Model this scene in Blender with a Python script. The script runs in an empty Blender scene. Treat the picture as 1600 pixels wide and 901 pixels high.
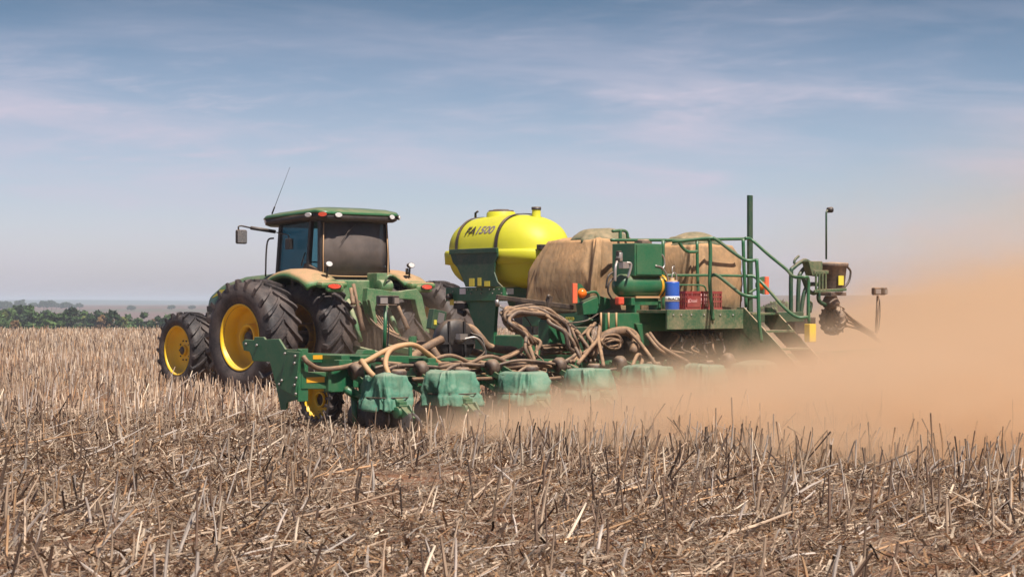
import bpy, bmesh, math, random
import numpy as np
from mathutils import Vector, Matrix, noise
random.seed(7)
PI = math.pi
S = bpy.context.scene
COL = S.collection

# ------------------------------------------------------------------ camera
CAMH = 1.68; FPX = 3200.0; HY = 472.0
cam = bpy.data.cameras.new('camera'); co = bpy.data.objects.new('camera', cam); COL.objects.link(co)
co.location = (0, 0, CAMH); co.rotation_euler = (PI/2, 0, 0)
cam.sensor_width = 36; cam.lens = 36*FPX/1600; cam.shift_y = (HY-450.5)/1600
cam.clip_start = 0.1; cam.clip_end = 20000
cam.dof.use_dof = True; cam.dof.focus_distance = 29; cam.dof.aperture_fstop = 7.1
S.camera = co

# ------------------------------------------------------------------ world, sun, exposure
SUN_EL = 57; SUN_AZ = 148          # azimuth clockwise from +Y (the view direction)
w = bpy.data.worlds.new("World"); S.world = w; w.use_nodes = True
nt = w.node_tree; N = nt.nodes; L = nt.links
for n in list(N): N.remove(n)
out = N.new('ShaderNodeOutputWorld'); bg = N.new('ShaderNodeBackground'); L.new(bg.outputs[0], out.inputs[0])
sky = N.new('ShaderNodeTexSky'); sky.sky_type = 'NISHITA'; sky.sun_disc = False
sky.sun_elevation = math.radians(SUN_EL); sky.sun_rotation = math.radians(SUN_AZ)
sky.air_density = 1.0; sky.dust_density = 1.2; sky.ozone_density = 2.0
tc = N.new('ShaderNodeTexCoord'); sp = N.new('ShaderNodeSeparateXYZ'); L.new(tc.outputs['Generated'], sp.inputs[0])
def wmath(op, a, b=None, c=None):
    n = N.new('ShaderNodeMath'); n.operation = op
    for i, v in enumerate((a, b, c)):
        if v is None: continue
        if hasattr(v, 'is_linked') or hasattr(v, 'links'): L.new(v, n.inputs[i])
        else: n.inputs[i].default_value = v
    return n.outputs[0]
def wramp(fac, stops, interp='LINEAR'):
    r = N.new('ShaderNodeValToRGB'); L.new(fac, r.inputs[0]); cr = r.color_ramp; cr.interpolation = interp
    while len(cr.elements) < len(stops): cr.elements.new(0.5)
    for e, (p, c) in zip(cr.elements, stops): e.position = p; e.color = (c+(1,)) if len(c) == 3 else c
    return r.outputs[0]
az = wmath('ARCTAN2', sp.outputs['X'], sp.outputs['Y'])
el = wmath('ARCSINE', sp.outputs['Z'])
# air close to the horizon is paler and warmer; higher up the blue deepens
e01 = wmath('MULTIPLY', el, 5.0)
grad = wramp(e01, [(0.0, (0.88, 0.80, 0.97)), (0.12, (0.80, 0.76, 0.94)), (0.25, (0.62, 0.63, 0.77)), (0.45, (0.46, 0.475, 0.57)), (0.72, (0.22, 0.275, 0.335)), (1.0, (0.185, 0.235, 0.31))])
mul = N.new('ShaderNodeMix'); mul.data_type = 'RGBA'; mul.blend_type = 'MULTIPLY'; mul.inputs[0].default_value = 1
L.new(sky.outputs[0], mul.inputs[6]); L.new(grad, mul.inputs[7])
def clouds(sx, sy, ox, rough, lo, hi, tilt=0.0, det=7):
    cx = N.new('ShaderNodeCombineXYZ')
    e2 = wmath('ADD', el, wmath('MULTIPLY', az, tilt))
    L.new(wmath('MULTIPLY_ADD', az, sx, ox), cx.inputs[0]); L.new(wmath('MULTIPLY', e2, sy), cx.inputs[1])
    t = N.new('ShaderNodeTexNoise'); t.inputs['Scale'].default_value = 1; t.inputs['Detail'].default_value = det
    t.inputs['Roughness'].default_value = rough; t.inputs['Distortion'].default_value = 0.35
    L.new(cx.outputs[0], t.inputs['Vector'])
    m = N.new('ShaderNodeMapRange'); m.interpolation_type = 'SMOOTHSTEP'; L.new(t.outputs[0], m.inputs[0])
    m.inputs[1].default_value = lo; m.inputs[2].default_value = hi
    return m.outputs[0]
c1 = clouds(6, 38, 3.1, 0.56, 0.38, 0.72, 0.05)
c2 = clouds(22, 120, 9.7, 0.62, 0.46, 0.78, -0.06)
c3 = clouds(4, 20, 17.3, 0.5, 0.35, 0.70)
# thin cloud belt: strongest between 2.5 and 6.5 degrees up
belt = wramp(e01, [(0.0, (0.25,)*3), (0.15, (0.5,)*3), (0.34, (1,)*3), (0.49, (1,)*3), (0.60, (0.42,)*3), (0.78, (0.14,)*3)], 'EASE')
cl = wmath('MULTIPLY', wmath('ADD', wmath('MULTIPLY', c1, 0.8), wmath('MULTIPLY', wmath('MULTIPLY', c2, c3), 0.75)), belt)
cl = wmath('MULTIPLY_ADD', wmath('MINIMUM', cl, 0.9), 0.80, wmath('MULTIPLY', wmath('MULTIPLY', belt, c3), 0.22))
mx = N.new('ShaderNodeMix'); mx.data_type = 'RGBA'; L.new(cl, mx.inputs[0])
sc_ = N.new('ShaderNodeVectorMath'); sc_.operation = 'SCALE'; L.new(mul.outputs[2], sc_.inputs[0]); sc_.inputs['Scale'].default_value = 1.7
L.new(sc_.outputs[0], mx.inputs[6]); mx.inputs[7].default_value = (5.7, 5.35, 6.4, 1)
L.new(mx.outputs[2], bg.inputs[0]); bg.inputs[1].default_value = 0.08

sun = bpy.data.lights.new('sun', 'SUN'); so = bpy.data.objects.new('sun', sun); COL.objects.link(so)
sun.energy = 5.0; sun.angle = math.radians(0.6); sun.color = (1.0, 0.94, 0.86)
a_, e_ = math.radians(SUN_AZ), math.radians(SUN_EL)
to_sun = Vector((math.sin(a_)*math.cos(e_), math.cos(a_)*math.cos(e_), math.sin(e_)))
so.rotation_euler = (-to_sun).to_track_quat('-Z', 'Y').to_euler(); so.location = (20, -10, 40)
S.view_settings.view_transform = 'Standard'; S.view_settings.look = 'None'
S.view_settings.exposure = 0.45; S.view_settings.gamma = 1.0
S.render.engine = 'CYCLES'
cy = S.cycles
cy.max_bounces = 8; cy.diffuse_bounces = 3; cy.glossy_bounces = 3; cy.transmission_bounces = 4
cy.volume_bounces = 4; cy.transparent_max_bounces = 12; cy.use_denoising = True
cy.volume_step_rate = 1.0; cy.volume_max_steps = 256
cy.use_adaptive_sampling = True; cy.adaptive_threshold = 0.015
cy.caustics_reflective = False; cy.caustics_refractive = False

# ------------------------------------------------------------------ frames of reference
# machine frame: origin under the tractor's rear axle, x right, y forward, z up
TH = math.radians(43.0); CX, CY = -3.19, 39.3
cs, sn = math.cos(TH), math.sin(TH)
def mp(px, py, y=None, x=None, z=None):
    k = (px-800)/FPX
    if y is not None: x = (k*(CY+cs*y)-CX+sn*y)/(cs-k*sn)
    else: y = (CX+cs*x-k*CY-k*sn*x)/(k*cs+sn)
    Y = CY+sn*x+cs*y
    if z is None: z = CAMH-(py-HY)/FPX*Y
    return Vector((x, y, z))
def m2w(x, y, z=0): return Vector((CX+cs*x-sn*y, CY+sn*x+cs*y, z))
def w2m(X, Y):
    dx, dy = X-CX, Y-CY
    return (cs*dx+sn*dy, -sn*dx+cs*dy)

# ------------------------------------------------------------------ tags and builders
def tag(o, label=None, cat=None, group=None, kind=None):
    if label: o['label'] = label
    if cat: o['category'] = cat
    if group: o['group'] = group
    if kind: o['kind'] = kind
    return o
OFFS = {}
def thing(name, label, cat, base, group=None):
    """empty at a machine-frame base point"""
    o = bpy.data.objects.new(name, None); COL.objects.link(o)
    o.location = m2w(*base); o.rotation_euler = (0, 0, TH); o.empty_display_size = 0.3
    OFFS[o.name] = Vector(base)
    return tag(o, label, cat, group)
def offset_of(parent):
    p = parent; off = Vector((0, 0, 0))
    while p is not None:
        if p.name in OFFS: return off+OFFS[p.name]
        p = p.parent
    return off

class MB:
    def __init__(s): s.v = []; s.f = []; s.sm = []
    def add(s, vs, fs, smooth=False):
        b = len(s.v); s.v += [Vector(q) for q in vs]
        for f in fs: s.f.append([i+b for i in f]); s.sm.append(smooth)
        return s
    def box(s, c, size, rot=None, taper=1.0):
        hx, hy, hz = size[0]/2, size[1]/2, size[2]/2
        vs = []
        for z in (-1, 1):
            t = taper if z > 0 else 1
            for x, y in ((-1, -1), (1, -1), (1, 1), (-1, 1)):
                q = Vector((x*hx*t, y*hy*t, z*hz))
                if rot is not None: q = rot @ q
                vs.append(q+Vector(c))
        return s.add(vs, [(0, 3, 2, 1), (4, 5, 6, 7), (0, 1, 5, 4), (1, 2, 6, 5), (2, 3, 7, 6), (3, 0, 4, 7)])
    def beam(s, p0, p1, wd, ht, up=(0, 0, 1)):
        p0, p1 = Vector(p0), Vector(p1); d = (p1-p0); ln = d.length; d.normalize()
        up = Vector(up); side = d.cross(up)
        if side.length < 1e-4: side = d.cross(Vector((0, 1, 0)))
        side.normalize(); u = side.cross(d)
        R = Matrix((side, d, u)).transposed()
        return s.box((p0+p1)/2, (wd, ln, ht), R)
    def tube(s, pts, r, n=8, caps=True):
        pts = [Vector(p) for p in pts]; m = len(pts)
        rr = r if isinstance(r, (list, tuple)) else [r]*m
        vs = []; pu = None
        for i, p in enumerate(pts):
            t = (pts[min(i+1, m-1)]-pts[max(i-1, 0)]).normalized()
            if pu is None:
                a = Vector((0, 0, 1)) if abs(t.z) < 0.9 else Vector((1, 0, 0)); u = t.cross(a).normalized()
            else: u = (pu-t*pu.dot(t)).normalized()
            pu = u; v = t.cross(u)
            for k in range(n):
                a = 2*PI*k/n; vs.append(p+(u*math.cos(a)+v*math.sin(a))*rr[i])
        fs = [(i*n+k, i*n+(k+1) % n, (i+1)*n+(k+1) % n, (i+1)*n+k) for i in range(m-1) for k in range(n)]
        if caps: fs += [tuple(reversed(range(n))), tuple((m-1)*n+k for k in range(n))]
        return s.add(vs, fs, True)
    def cyl(s, p0, p1, r0, r1=None, n=20): return s.tube([p0, p1], [r0, r1 if r1 is not None else r0], n)
    def lathe(s, prof, org, axis, n=40, closed=False):
        """prof: (along, radius)"""
        axis = Vector(axis).normalized(); a = Vector((0, 0, 1)) if abs(axis.z) < 0.9 else Vector((1, 0, 0))
        u = axis.cross(a).normalized(); v = axis.cross(u); org = Vector(org); m = len(prof); vs = []
        for (t, r) in prof:
            for k in range(n):
                an = 2*PI*k/n; vs.append(org+axis*t+(u*math.cos(an)+v*math.sin(an))*max(r, 1e-4))
        fs = [(i*n+k, i*n+(k+1) % n, (i+1)*n+(k+1) % n, (i+1)*n+k) for i in range(m-1) for k in range(n)]
        return s.add(vs, fs, True)
    def prism(s, poly, a, b, axis='x'):
        """poly in the plane across axis, extruded a..b"""
        def q(p, t):
            return {'x': (t, p[0], p[1]), 'y': (p[0], t, p[1]), 'z': (p[0], p[1], t)}[axis]
        n = len(poly)
        return s.add([q(p, a) for p in poly]+[q(p, b) for p in poly],
                     [tuple(range(n))[::-1], tuple(range(n, 2*n))]+[(i, (i+1) % n, n+(i+1) % n, n+i) for i in range(n)])
    def build(s, name, mat, parent=None, bevel=0.0, label=None, world=False, seg=2):
        off = Vector((0, 0, 0)) if parent is None else offset_of(parent)
        me = bpy.data.meshes.new(name)
        me.from_pydata([tuple(q-off) for q in s.v], [], s.f)
        me.polygons.foreach_set('use_smooth', s.sm)
        bm = bmesh.new(); bm.from_mesh(me); bmesh.ops.recalc_face_normals(bm, faces=bm.faces); bm.to_mesh(me); bm.free()
        me.materials.append(mat)
        o = bpy.data.objects.new(name, me); COL.objects.link(o)
        if parent is not None: o.parent = parent
        elif not world: o.location = (CX, CY, 0); o.rotation_euler = (0, 0, TH)
        if bevel > 0:
            md = o.modifiers.new('bevel', 'BEVEL'); md.width = bevel; md.segments = seg; md.limit_method = 'ANGLE'; md.angle_limit = math.radians(35)
        if label: o['label'] = label
        return o
def smooth_path(pts, sub=6):
    pts = [Vector(p) for p in pts]; P = [pts[0]*2-pts[1]]+pts+[pts[-1]*2-pts[-2]]; r = []
    for i in range(1, len(P)-2):
        p0, p1, p2, p3 = P[i-1:i+3]
        for k in range(sub):
            t = k/sub
            r.append(0.5*((2*p1)+(-p0+p2)*t+(2*p0-5*p1+4*p2-p3)*t*t+(-p0+3*p1-3*p2+p3)*t**3))
    r.append(pts[-1]); return r

# ------------------------------------------------------------------ materials
def newmat(name):
    m = bpy.data.materials.new(name); m.use_nodes = True
    return m, m.node_tree, m.node_tree.nodes['Principled BSDF']
def mixcol(nt, fac, a, b):
    n = nt.nodes.new('ShaderNodeMix'); n.data_type = 'RGBA'
    for sock, v in ((n.inputs[0], fac), (n.inputs[6], a), (n.inputs[7], b)):
        if hasattr(v, 'links'): nt.links.new(v, sock)
        elif isinstance(v, (tuple, list)): sock.default_value = tuple(v)+(1,) if len(v) == 3 else v
        else: sock.default_value = v
    return n.outputs[2]
def noisen(nt, scale, det=4, rough=0.55, coord='Object', vec=None):
    t = nt.nodes.new('ShaderNodeTexNoise'); t.inputs['Scale'].default_value = scale
    t.inputs['Detail'].default_value = det; t.inputs['Roughness'].default_value = rough
    if vec is None:
        c = nt.nodes.new('ShaderNodeTexCoord'); vec = c.outputs[coord]
    nt.links.new(vec, t.inputs['Vector']); return t.outputs[0]
def mrange(nt, v, a, b, c=0.0, d=1.0):
    n = nt.nodes.new('ShaderNodeMapRange'); n.interpolation_type = 'SMOOTHSTEP'; nt.links.new(v, n.inputs[0])
    for i, q in enumerate((a, b, c, d)): n.inputs[i+1].default_value = q
    return n.outputs[0]
def mmath(nt, op, a, b=None, c=None, clamp=False):
    n = nt.nodes.new('ShaderNodeMath'); n.operation = op; n.use_clamp = clamp
    for i, v in enumerate((a, b, c)):
        if v is None: continue
        if hasattr(v, 'links'): nt.links.new(v, n.inputs[i])
        else: n.inputs[i].default_value = v
    return n.outputs[0]
DUST = (0.44, 0.29, 0.18)
def dusty(name, col, rough=0.45, dust=0.3, top=0.5, metal=0.0, col2=None, dustcol=DUST, bump=0.0, nscale=3.0, coat=0.0):
    m, nt, b = newmat(name)
    base = col
    if col2 is not None: base = mixcol(nt, mrange(nt, noisen(nt, nscale*0.7, 3), 0.35, 0.65), col, col2)
    g = nt.nodes.new('ShaderNodeNewGeometry'); sx = nt.nodes.new('ShaderNodeSeparateXYZ'); nt.links.new(g.outputs['Normal'], sx.inputs[0])
    up = mrange(nt, sx.outputs[2], 0.15, 0.95)
    n1 = mrange(nt, noisen(nt, nscale, 6, 0.65), 0.38, 0.72)
    n2 = mrange(nt, noisen(nt, nscale*9, 4, 0.6), 0.3, 0.75)
    nn = mmath(nt, 'MULTIPLY_ADD', n2, 0.4, mmath(nt, 'MULTIPLY', n1, 0.6))
    f = mmath(nt, 'ADD', mmath(nt, 'MULTIPLY', nn, dust), mmath(nt, 'MULTIPLY', up, mmath(nt, 'MULTIPLY_ADD', nn, top*0.6, top*0.55)), clamp=True)
    c = mixcol(nt, f, base, dustcol)
    nt.links.new(c, b.inputs['Base Color'])
    r = mmath(nt, 'MULTIPLY_ADD', f, 0.85-rough, rough, clamp=True); nt.links.new(r, b.inputs['Roughness'])
    b.inputs['Metallic'].default_value = metal
    b.inputs['Coat Weight'].default_value = coat
    if bump:
        bn = nt.nodes.new('ShaderNodeBump'); bn.inputs['Strength'].default_value = bump; bn.inputs['Distance'].default_value = 0.02
        nt.links.new(noisen(nt, nscale*6, 4), bn.inputs['Height']); nt.links.new(bn.outputs[0], b.inputs['Normal'])
    return m
M = {}
M['green'] = dusty('green_paint', (0.010, 0.115, 0.048), 0.33, 0.14, 0.34)
M['green_old'] = dusty('dusty_green_paint', (0.03, 0.15, 0.055), 0.45, 0.62, 0.85, dustcol=(0.36, 0.33, 0.20))
M['green_dark'] = dusty('dark_green_paint', (0.006, 0.055, 0.028), 0.4, 0.16, 0.4)
M['deck'] = dusty('dusty_deck_paint', (0.012, 0.085, 0.035), 0.5, 0.55, 0.8)
M['yellow'] = dusty('yellow_wheel_paint', (0.90, 0.56, 0.010), 0.38, 0.18, 0.3, nscale=2.5)
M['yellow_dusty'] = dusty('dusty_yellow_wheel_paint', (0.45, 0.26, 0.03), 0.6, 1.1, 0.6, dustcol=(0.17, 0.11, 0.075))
M['tank'] = dusty('yellow_polyethylene', (0.63, 0.60, 0.026), 0.48, 0.20, 0.22, dustcol=(0.42, 0.30, 0.08), bump=0.08)
M['amber'] = dusty('amber_reflector', (0.75, 0.36, 0.02), 0.3, 0.12, 0.1)
M['orange'] = dusty('orange_lens', (0.85, 0.17, 0.01), 0.2, 0.05, 0.1)
M['redorange'] = dusty('red_orange_reflector', (0.85, 0.14, 0.06), 0.3, 0.1, 0.1)
M['redlens'] = dusty('red_lens', (0.62, 0.06, 0.03), 0.2, 0.25, 0.2)
M['black'] = dusty('black_plastic', (0.012, 0.012, 0.014), 0.45, 0.10, 0.35)
M['blackmetal'] = dusty('black_steel', (0.015, 0.014, 0.015), 0.4, 0.22, 0.5)
M['steel'] = dusty('bare_steel', (0.45, 0.43, 0.41), 0.35, 0.35, 0.3, metal=0.8)
M['white'] = dusty('white_plastic', (0.75, 0.74, 0.72), 0.4, 0.25, 0.1)
M['hose'] = dusty('tan_dusty_hose', (0.10, 0.062, 0.042), 0.6, 0.60, 0.62, dustcol=(0.40, 0.24, 0.13))
M['fender'] = dusty('dust_covered_fender', (0.03, 0.17, 0.055), 0.45, 0.35, 1.15, dustcol=(0.46, 0.27, 0.14))
M['hose_tan'] = dusty('light_tan_hose', (0.50, 0.29, 0.14), 0.55, 0.3, 0.5, dustcol=(0.50, 0.32, 0.18))
M['hose_dark'] = dusty('dark_hose', (0.045, 0.030, 0.026), 0.5, 0.30, 0.6)
M['tarp'] = dusty('brown_dusty_tarp', (0.20, 0.135, 0.08), 0.8, 0.55, 0.7, dustcol=(0.50, 0.31, 0.17), bump=0.25, nscale=1.6)
M['tarpgreen'] = dusty('green_brown_tarp', (0.035, 0.075, 0.04), 0.75, 0.30, 0.75, dustcol=(0.40, 0.28, 0.16), bump=0.25, nscale=2)
M['cover'] = dusty('teal_row_cover', (0.045, 0.185, 0.115), 0.75, 0.36, 0.42, dustcol=(0.34, 0.33, 0.235), bump=0.55, nscale=2.4, col2=(0.065, 0.225, 0.15))
M['blue'] = dusty('blue_canister', (0.015, 0.09, 0.42), 0.35, 0.12, 0.25)
M['crate'] = dusty('dark_red_crate', (0.22, 0.018, 0.022), 0.45, 0.25, 0.4)
M['crateprint'] = dusty('faded_crate_print', (0.55, 0.28, 0.27), 0.6, 0.25, 0.1)
M['roofgreen'] = dusty('roof_green_paint', (0.014, 0.13, 0.045), 0.28, 0.08, 0.40, coat=0.3)
M['drum'] = dusty('dusty_drum', (0.07, 0.05, 0.045), 0.6, 0.6, 0.7)
M['sticker'] = dusty('yellow_sticker', (0.70, 0.58, 0.05), 0.4, 0.2, 0.1)
M['mirrorglass'] = dusty('mirror_glass', (0.32, 0.32, 0.33), 0.15, 0.3, 0.1, metal=0.6)
# tarp greener towards its hem, where the blown dust has not settled
def hem_tarp(name, z0, z1):
    m = dusty(name, (0.23, 0.15, 0.08), 0.85, 0.55, 0.55, dustcol=(0.60, 0.33, 0.15), bump=0.3, nscale=1.5)
    nt = m.node_tree; b = nt.nodes['Principled BSDF']; src = b.inputs['Base Color'].links[0].from_socket
    for l_ in list(nt.links):
        if l_.to_node.type == 'BUMP' and l_.to_socket.name == 'Height': nt.links.remove(l_)
    bnode = [n_ for n_ in nt.nodes if n_.type == 'BUMP'][0]; bnode.inputs['Strength'].default_value = 0.42; bnode.inputs['Distance'].default_value = 0.06
    mp_ = nt.nodes.new('ShaderNodeMapping'); tc_ = nt.nodes.new('ShaderNodeTexCoord'); nt.links.new(tc_.outputs['Object'], mp_.inputs[0]); mp_.inputs['Scale'].default_value = (4.5, 4.5, 1.3)
    n_1 = noisen(nt, 1.0, 3, 0.55, vec=mp_.outputs[0]); n_1.node.inputs['Distortion'].default_value = 1.2
    nt.links.new(n_1, bnode.inputs['Height'])
    tcn = nt.nodes.new('ShaderNodeTexCoord'); s2 = nt.nodes.new('ShaderNodeSeparateXYZ'); nt.links.new(tcn.outputs['Object'], s2.inputs[0])
    zz = mmath(nt, 'ADD', s2.outputs[2], mmath(nt, 'MULTIPLY', noisen(nt, 2.2, 3), 0.5))
    f = mrange(nt, zz, z0+0.1, z1+0.25, 0.75, 0.0)
    nt.links.new(mixcol(nt, f, src, (0.055, 0.075, 0.04)), b.inputs['Base Color']); return m
M['hemtarp'] = hem_tarp('hem_green_tarp', -0.1, 0.30)
# rubber
def rubber():
    m, nt, b = newmat('tyre_rubber')
    n1 = mrange(nt, noisen(nt, 2.0, 5, 0.6), 0.35, 0.7); n2 = mrange(nt, noisen(nt, 30, 4), 0.3, 0.8)
    f = mmath(nt, 'MULTIPLY', mmath(nt, 'MULTIPLY_ADD', n1, 0.35, mmath(nt, 'MULTIPLY', n2, 0.15)), 1.0, clamp=True)
    c = mixcol(nt, f, (0.020, 0.018, 0.020), (0.27, 0.20, 0.165))
    nt.links.new(c, b.inputs['Base Color']); b.inputs['Roughness'].default_value = 0.62
    b.inputs['Specular IOR Level'].default_value = 0.4
    return m
M['rubber'] = rubber()
def glass(name, dustf, tint, trans=0.55, tcol=(0.42, 0.55, 0.60)):
    m, nt, b = newmat(name); nodes = nt.nodes
    b.inputs['Base Color'].default_value = tint+(1,); b.inputs['Roughness'].default_value = 0.08
    tr = nodes.new('ShaderNodeBsdfTransparent'); tr.inputs[0].default_value = tcol+(1,)
    ms = nodes.new('ShaderNodeMixShader'); nt.links.new(tr.outputs[0], ms.inputs[1]); nt.links.new(b.outputs[0], ms.inputs[2])
    ms.inputs[0].default_value = 1-trans
    df = nodes.new('ShaderNodeBsdfDiffuse'); df.inputs[0].default_value = (0.23, 0.18, 0.155, 1)
    m2 = nodes.new('ShaderNodeMixShader'); nt.links.new(ms.outputs[0], m2.inputs[1]); nt.links.new(df.outputs[0], m2.inputs[2])
    nt.links.new(mrange(nt, noisen(nt, 2.5, 5, 0.6), 0.3, 0.7, dustf*0.75, dustf*1.25), m2.inputs[0])
    nt.links.new(m2.outputs[0], nodes['Material Output'].inputs[0]); return m
M['glass_side'] = glass('tinted_side_glass', 0.10, (0.01, 0.06, 0.09), 0.72, (0.45, 0.72, 0.80))
M['glass_rear'] = glass('dusty_rear_glass', 0.46, (0.03, 0.03, 0.03), 0.45)

# ------------------------------------------------------------------ terrain
def sstep(t): t = np.clip(t, 0, 1); return t*t*(3-2*t)
def ground_z(X, Y):
    X = np.asarray(X, float); Y = np.asarray(Y, float)
    D = np.sqrt(X*X+Y*Y)
    z = 0.05*np.sin(X*0.7+Y*0.33)*np.sin(Y*0.21-X*0.13)*np.clip((D-5)/20, 0, 1)*np.clip(1-(D-60)/40, 0.2, 1)
    z = z*np.clip(np.abs(D-32)/14, 0.15, 1)
    az_ = X/np.maximum(Y, 1.0)
    # the field runs to a crest, falls into a valley, then far plains climb again (higher towards the right)
    z = z-13.0*sstep((D-106)/250)
    right = sstep((az_+0.10)/0.22)
    z = z+(10.5+8*right)*sstep((D-520)/1500)
    z = z+(5.0*right)*sstep((D-1500)/1200)
    z = z+16*sstep((D-3600)/1500)*(0.5+0.5*np.sin(X*0.0046+1.0)*np.sin(X*0.0017+2.2))*(1-right)
    return z
def grid_mesh(name, xs_of_y, ys, mat):
    nx = len(xs_of_y(ys[0])); V = []
    for y in ys:
        x = xs_of_y(y); V.append(np.stack([x, np.full(nx, y), ground_z(x, np.full(nx, y))], 1))
    V = np.concatenate(V); ny = len(ys)
    i = np.arange(ny-1)[:, None]*nx+np.arange(nx-1)[None, :]
    F = np.stack([i, i+1, i+nx+1, i+nx], -1).reshape(-1, 4)
    return np_mesh(name, V, F, mat, True)
def np_mesh(name, V, F, mat, smooth=False, colors=None):
    me = bpy.data.meshes.new(name); nv, nf = len(V), len(F); k = F.shape[1]
    me.vertices.add(nv); me.vertices.foreach_set('co', V.astype(np.float32).ravel())
    me.loops.add(nf*k); me.loops.foreach_set('vertex_index', F.astype(np.int32).ravel())
    me.polygons.add(nf); me.polygons.foreach_set('loop_start', (np.arange(nf)*k).astype(np.int32))
    try: me.polygons.foreach_set('loop_total', np.full(nf, k, np.int32))
    except Exception: pass
    me.polygons.foreach_set('use_smooth', np.full(nf, smooth))
    me.update(calc_edges=True)
    if colors is not None:
        a = me.color_attributes.new('Col', 'FLOAT_COLOR', 'POINT')
        a.data.foreach_set('color', np.concatenate([colors, np.ones((len(colors), 1))], 1).astype(np.float32).ravel())
    me.materials.append(mat)
    o = bpy.data.objects.new(name, me); COL.objects.link(o); return o
def ground_mat():
    m, nt, b = newmat('field_soil'); g = nt.nodes.new('ShaderNodeNewGeometry'); pos = g.outputs['Position']
    fine = noisen(nt, 14, 8, 0.7, vec=pos); mid = noisen(nt, 1.6, 6, 0.6, vec=pos); big = noisen(nt, 0.13, 5, 0.6, vec=pos)
    soil = mixcol(nt, mrange(nt, fine, 0.3, 0.7), (0.11, 0.040, 0.020), (0.34, 0.145, 0.070))
    straw = mixcol(nt, mrange(nt, noisen(nt, 40, 5, 0.7, vec=pos), 0.35, 0.65), (0.16, 0.10, 0.066), (0.46, 0.32, 0.22))
    near = mixcol(nt, mrange(nt, mid, 0.40, 0.60, 0.25, 0.9), soil, straw)
    sx = nt.nodes.new('ShaderNodeSeparateXYZ'); nt.links.new(pos, sx.inputs[0])
    far = mixcol(nt, mrange(nt, big, 0.35, 0.65), (0.27, 0.185, 0.13), (0.38, 0.27, 0.19))
    c = mixcol(nt, mrange(nt, sx.outputs[1], 40, 120, 0, 0.85), near, far)
    vb = noisen(nt, 0.0025, 4, 0.6, vec=pos)
    plain = mixcol(nt, mrange(nt, vb, 0.42, 0.58), (0.16, 0.095, 0.075), (0.11, 0.095, 0.06))
    c = mixcol(nt, mrange(nt, sx.outputs[1], 220, 420), c, plain)
    hillc = mixcol(nt, mrange(nt, sx.outputs[1], 3300, 4200), c, (0.05, 0.08, 0.05))
    nt.links.new(hillc, b.inputs['Base Color']); b.inputs['Roughness'].default_value = 0.95; b.inputs['Specular IOR Level'].default_value = 0.1
    bn = nt.nodes.new('ShaderNodeBump'); bn.inputs['Strength'].default_value = 0.9; bn.inputs['Distance'].default_value = 0.05
    nt.links.new(fine, bn.inputs['Height']); nt.links.new(bn.outputs[0], b.inputs['Normal'])
    return m
ys = np.concatenate([np.linspace(-6, 12, 20), np.linspace(12.3, 60, 130), np.geomspace(61, 160, 70), np.geomspace(163, 1200, 70), np.geomspace(1230, 6800, 60)])
ground = grid_mesh('ground', lambda y: np.linspace(-1, 1, 221)*min(18+max(y, 0)*1.1, 4500), ys, ground_mat())
tag(ground, 'dry reddish field soil running to a far crest and hazy plains', 'ground', kind='structure')

# ------------------------------------------------------------------ stubble and straw
rng = np.random.default_rng(11)
def straw_mat():
    m, nt, b = newmat('dry_straw'); a = nt.nodes.new('ShaderNodeAttribute'); a.attribute_name = 'Col'
    nt.links.new(a.outputs['Color'], b.inputs['Base Color']); b.inputs['Roughness'].default_value = 0.75
    b.inputs['Specular IOR Level'].default_value = 0.25; return m
STRAW = straw_mat()
PAL = np.array([(0.48, 0.35, 0.245), (0.34, 0.235, 0.16), (0.19, 0.12, 0.082), (0.075, 0.045, 0.032), (0.72, 0.57, 0.42), (0.44, 0.26, 0.14), (0.45, 0.37, 0.31)])
def pick(n, p):
    i = rng.choice(len(PAL), n, p=np.array(p)/sum(p)); return PAL[i]*rng.uniform(0.72, 1.22, (n, 1))
def wedge(n, d0, d1, power=1.0, margin=1.12):
    """random ground points inside the view's wedge, even per square metre when power = 1"""
    u = rng.random(n); Y = (d0**(2*power)+u*(d1**(2*power)-d0**(2*power)))**(1/(2*power))
    X = (rng.random(n)*2-1)*(0.25*Y*margin+1.0); return X, Y
def strands(P0, dirs, length, r0, r1, bend, col, sides=3, segs=2, tipdark=0.0):
    n = len(P0); d = dirs/np.linalg.norm(dirs, axis=1, keepdims=True)
    a = np.where(np.abs(d[:, 2:3]) > 0.8, np.array([[1., 0, 0]]), np.array([[0, 0, 1.]]))
    u = np.cross(d, a); u /= np.linalg.norm(u, axis=1, keepdims=True); v = np.cross(d, u)
    rings = []
    for s in range(segs+1):
        t = s/segs; c = P0+d*(length*t)[:, None]+bend*(t*t)
        r = r0*(1-t)+r1*t
        if s not in (0, segs): r = r*rng.uniform(0.85, 1.2, n)
        for k in range(sides):
            an = 2*PI*k/sides+0.3; rings.append(c+(u*math.cos(an)+v*math.sin(an))*r[:, None])
    V = np.stack(rings, 1)                                    # n, (segs+1)*sides, 3
    m = (segs+1)*sides; base = (np.arange(n)*m)[:, None]; F = []
    for s in range(segs):
        for k in range(sides):
            F.append(np.stack([base[:, 0]+s*sides+k, base[:, 0]+s*sides+(k+1) % sides, base[:, 0]+(s+1)*sides+(k+1) % sides, base[:, 0]+(s+1)*sides+k], 1))
    F = np.stack(F, 1).reshape(-1, 4)
    C = np.repeat(col[:, None, :], m, 1)
    C = C*np.repeat(rng.uniform(0.72, 1.25, (n, segs+1)), sides, 1)[:, :, None]
    if tipdark: C[:, -sides:, :] *= (1-tipdark)
    return V.reshape(-1, 3), F, C.reshape(-1, 3)
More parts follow.
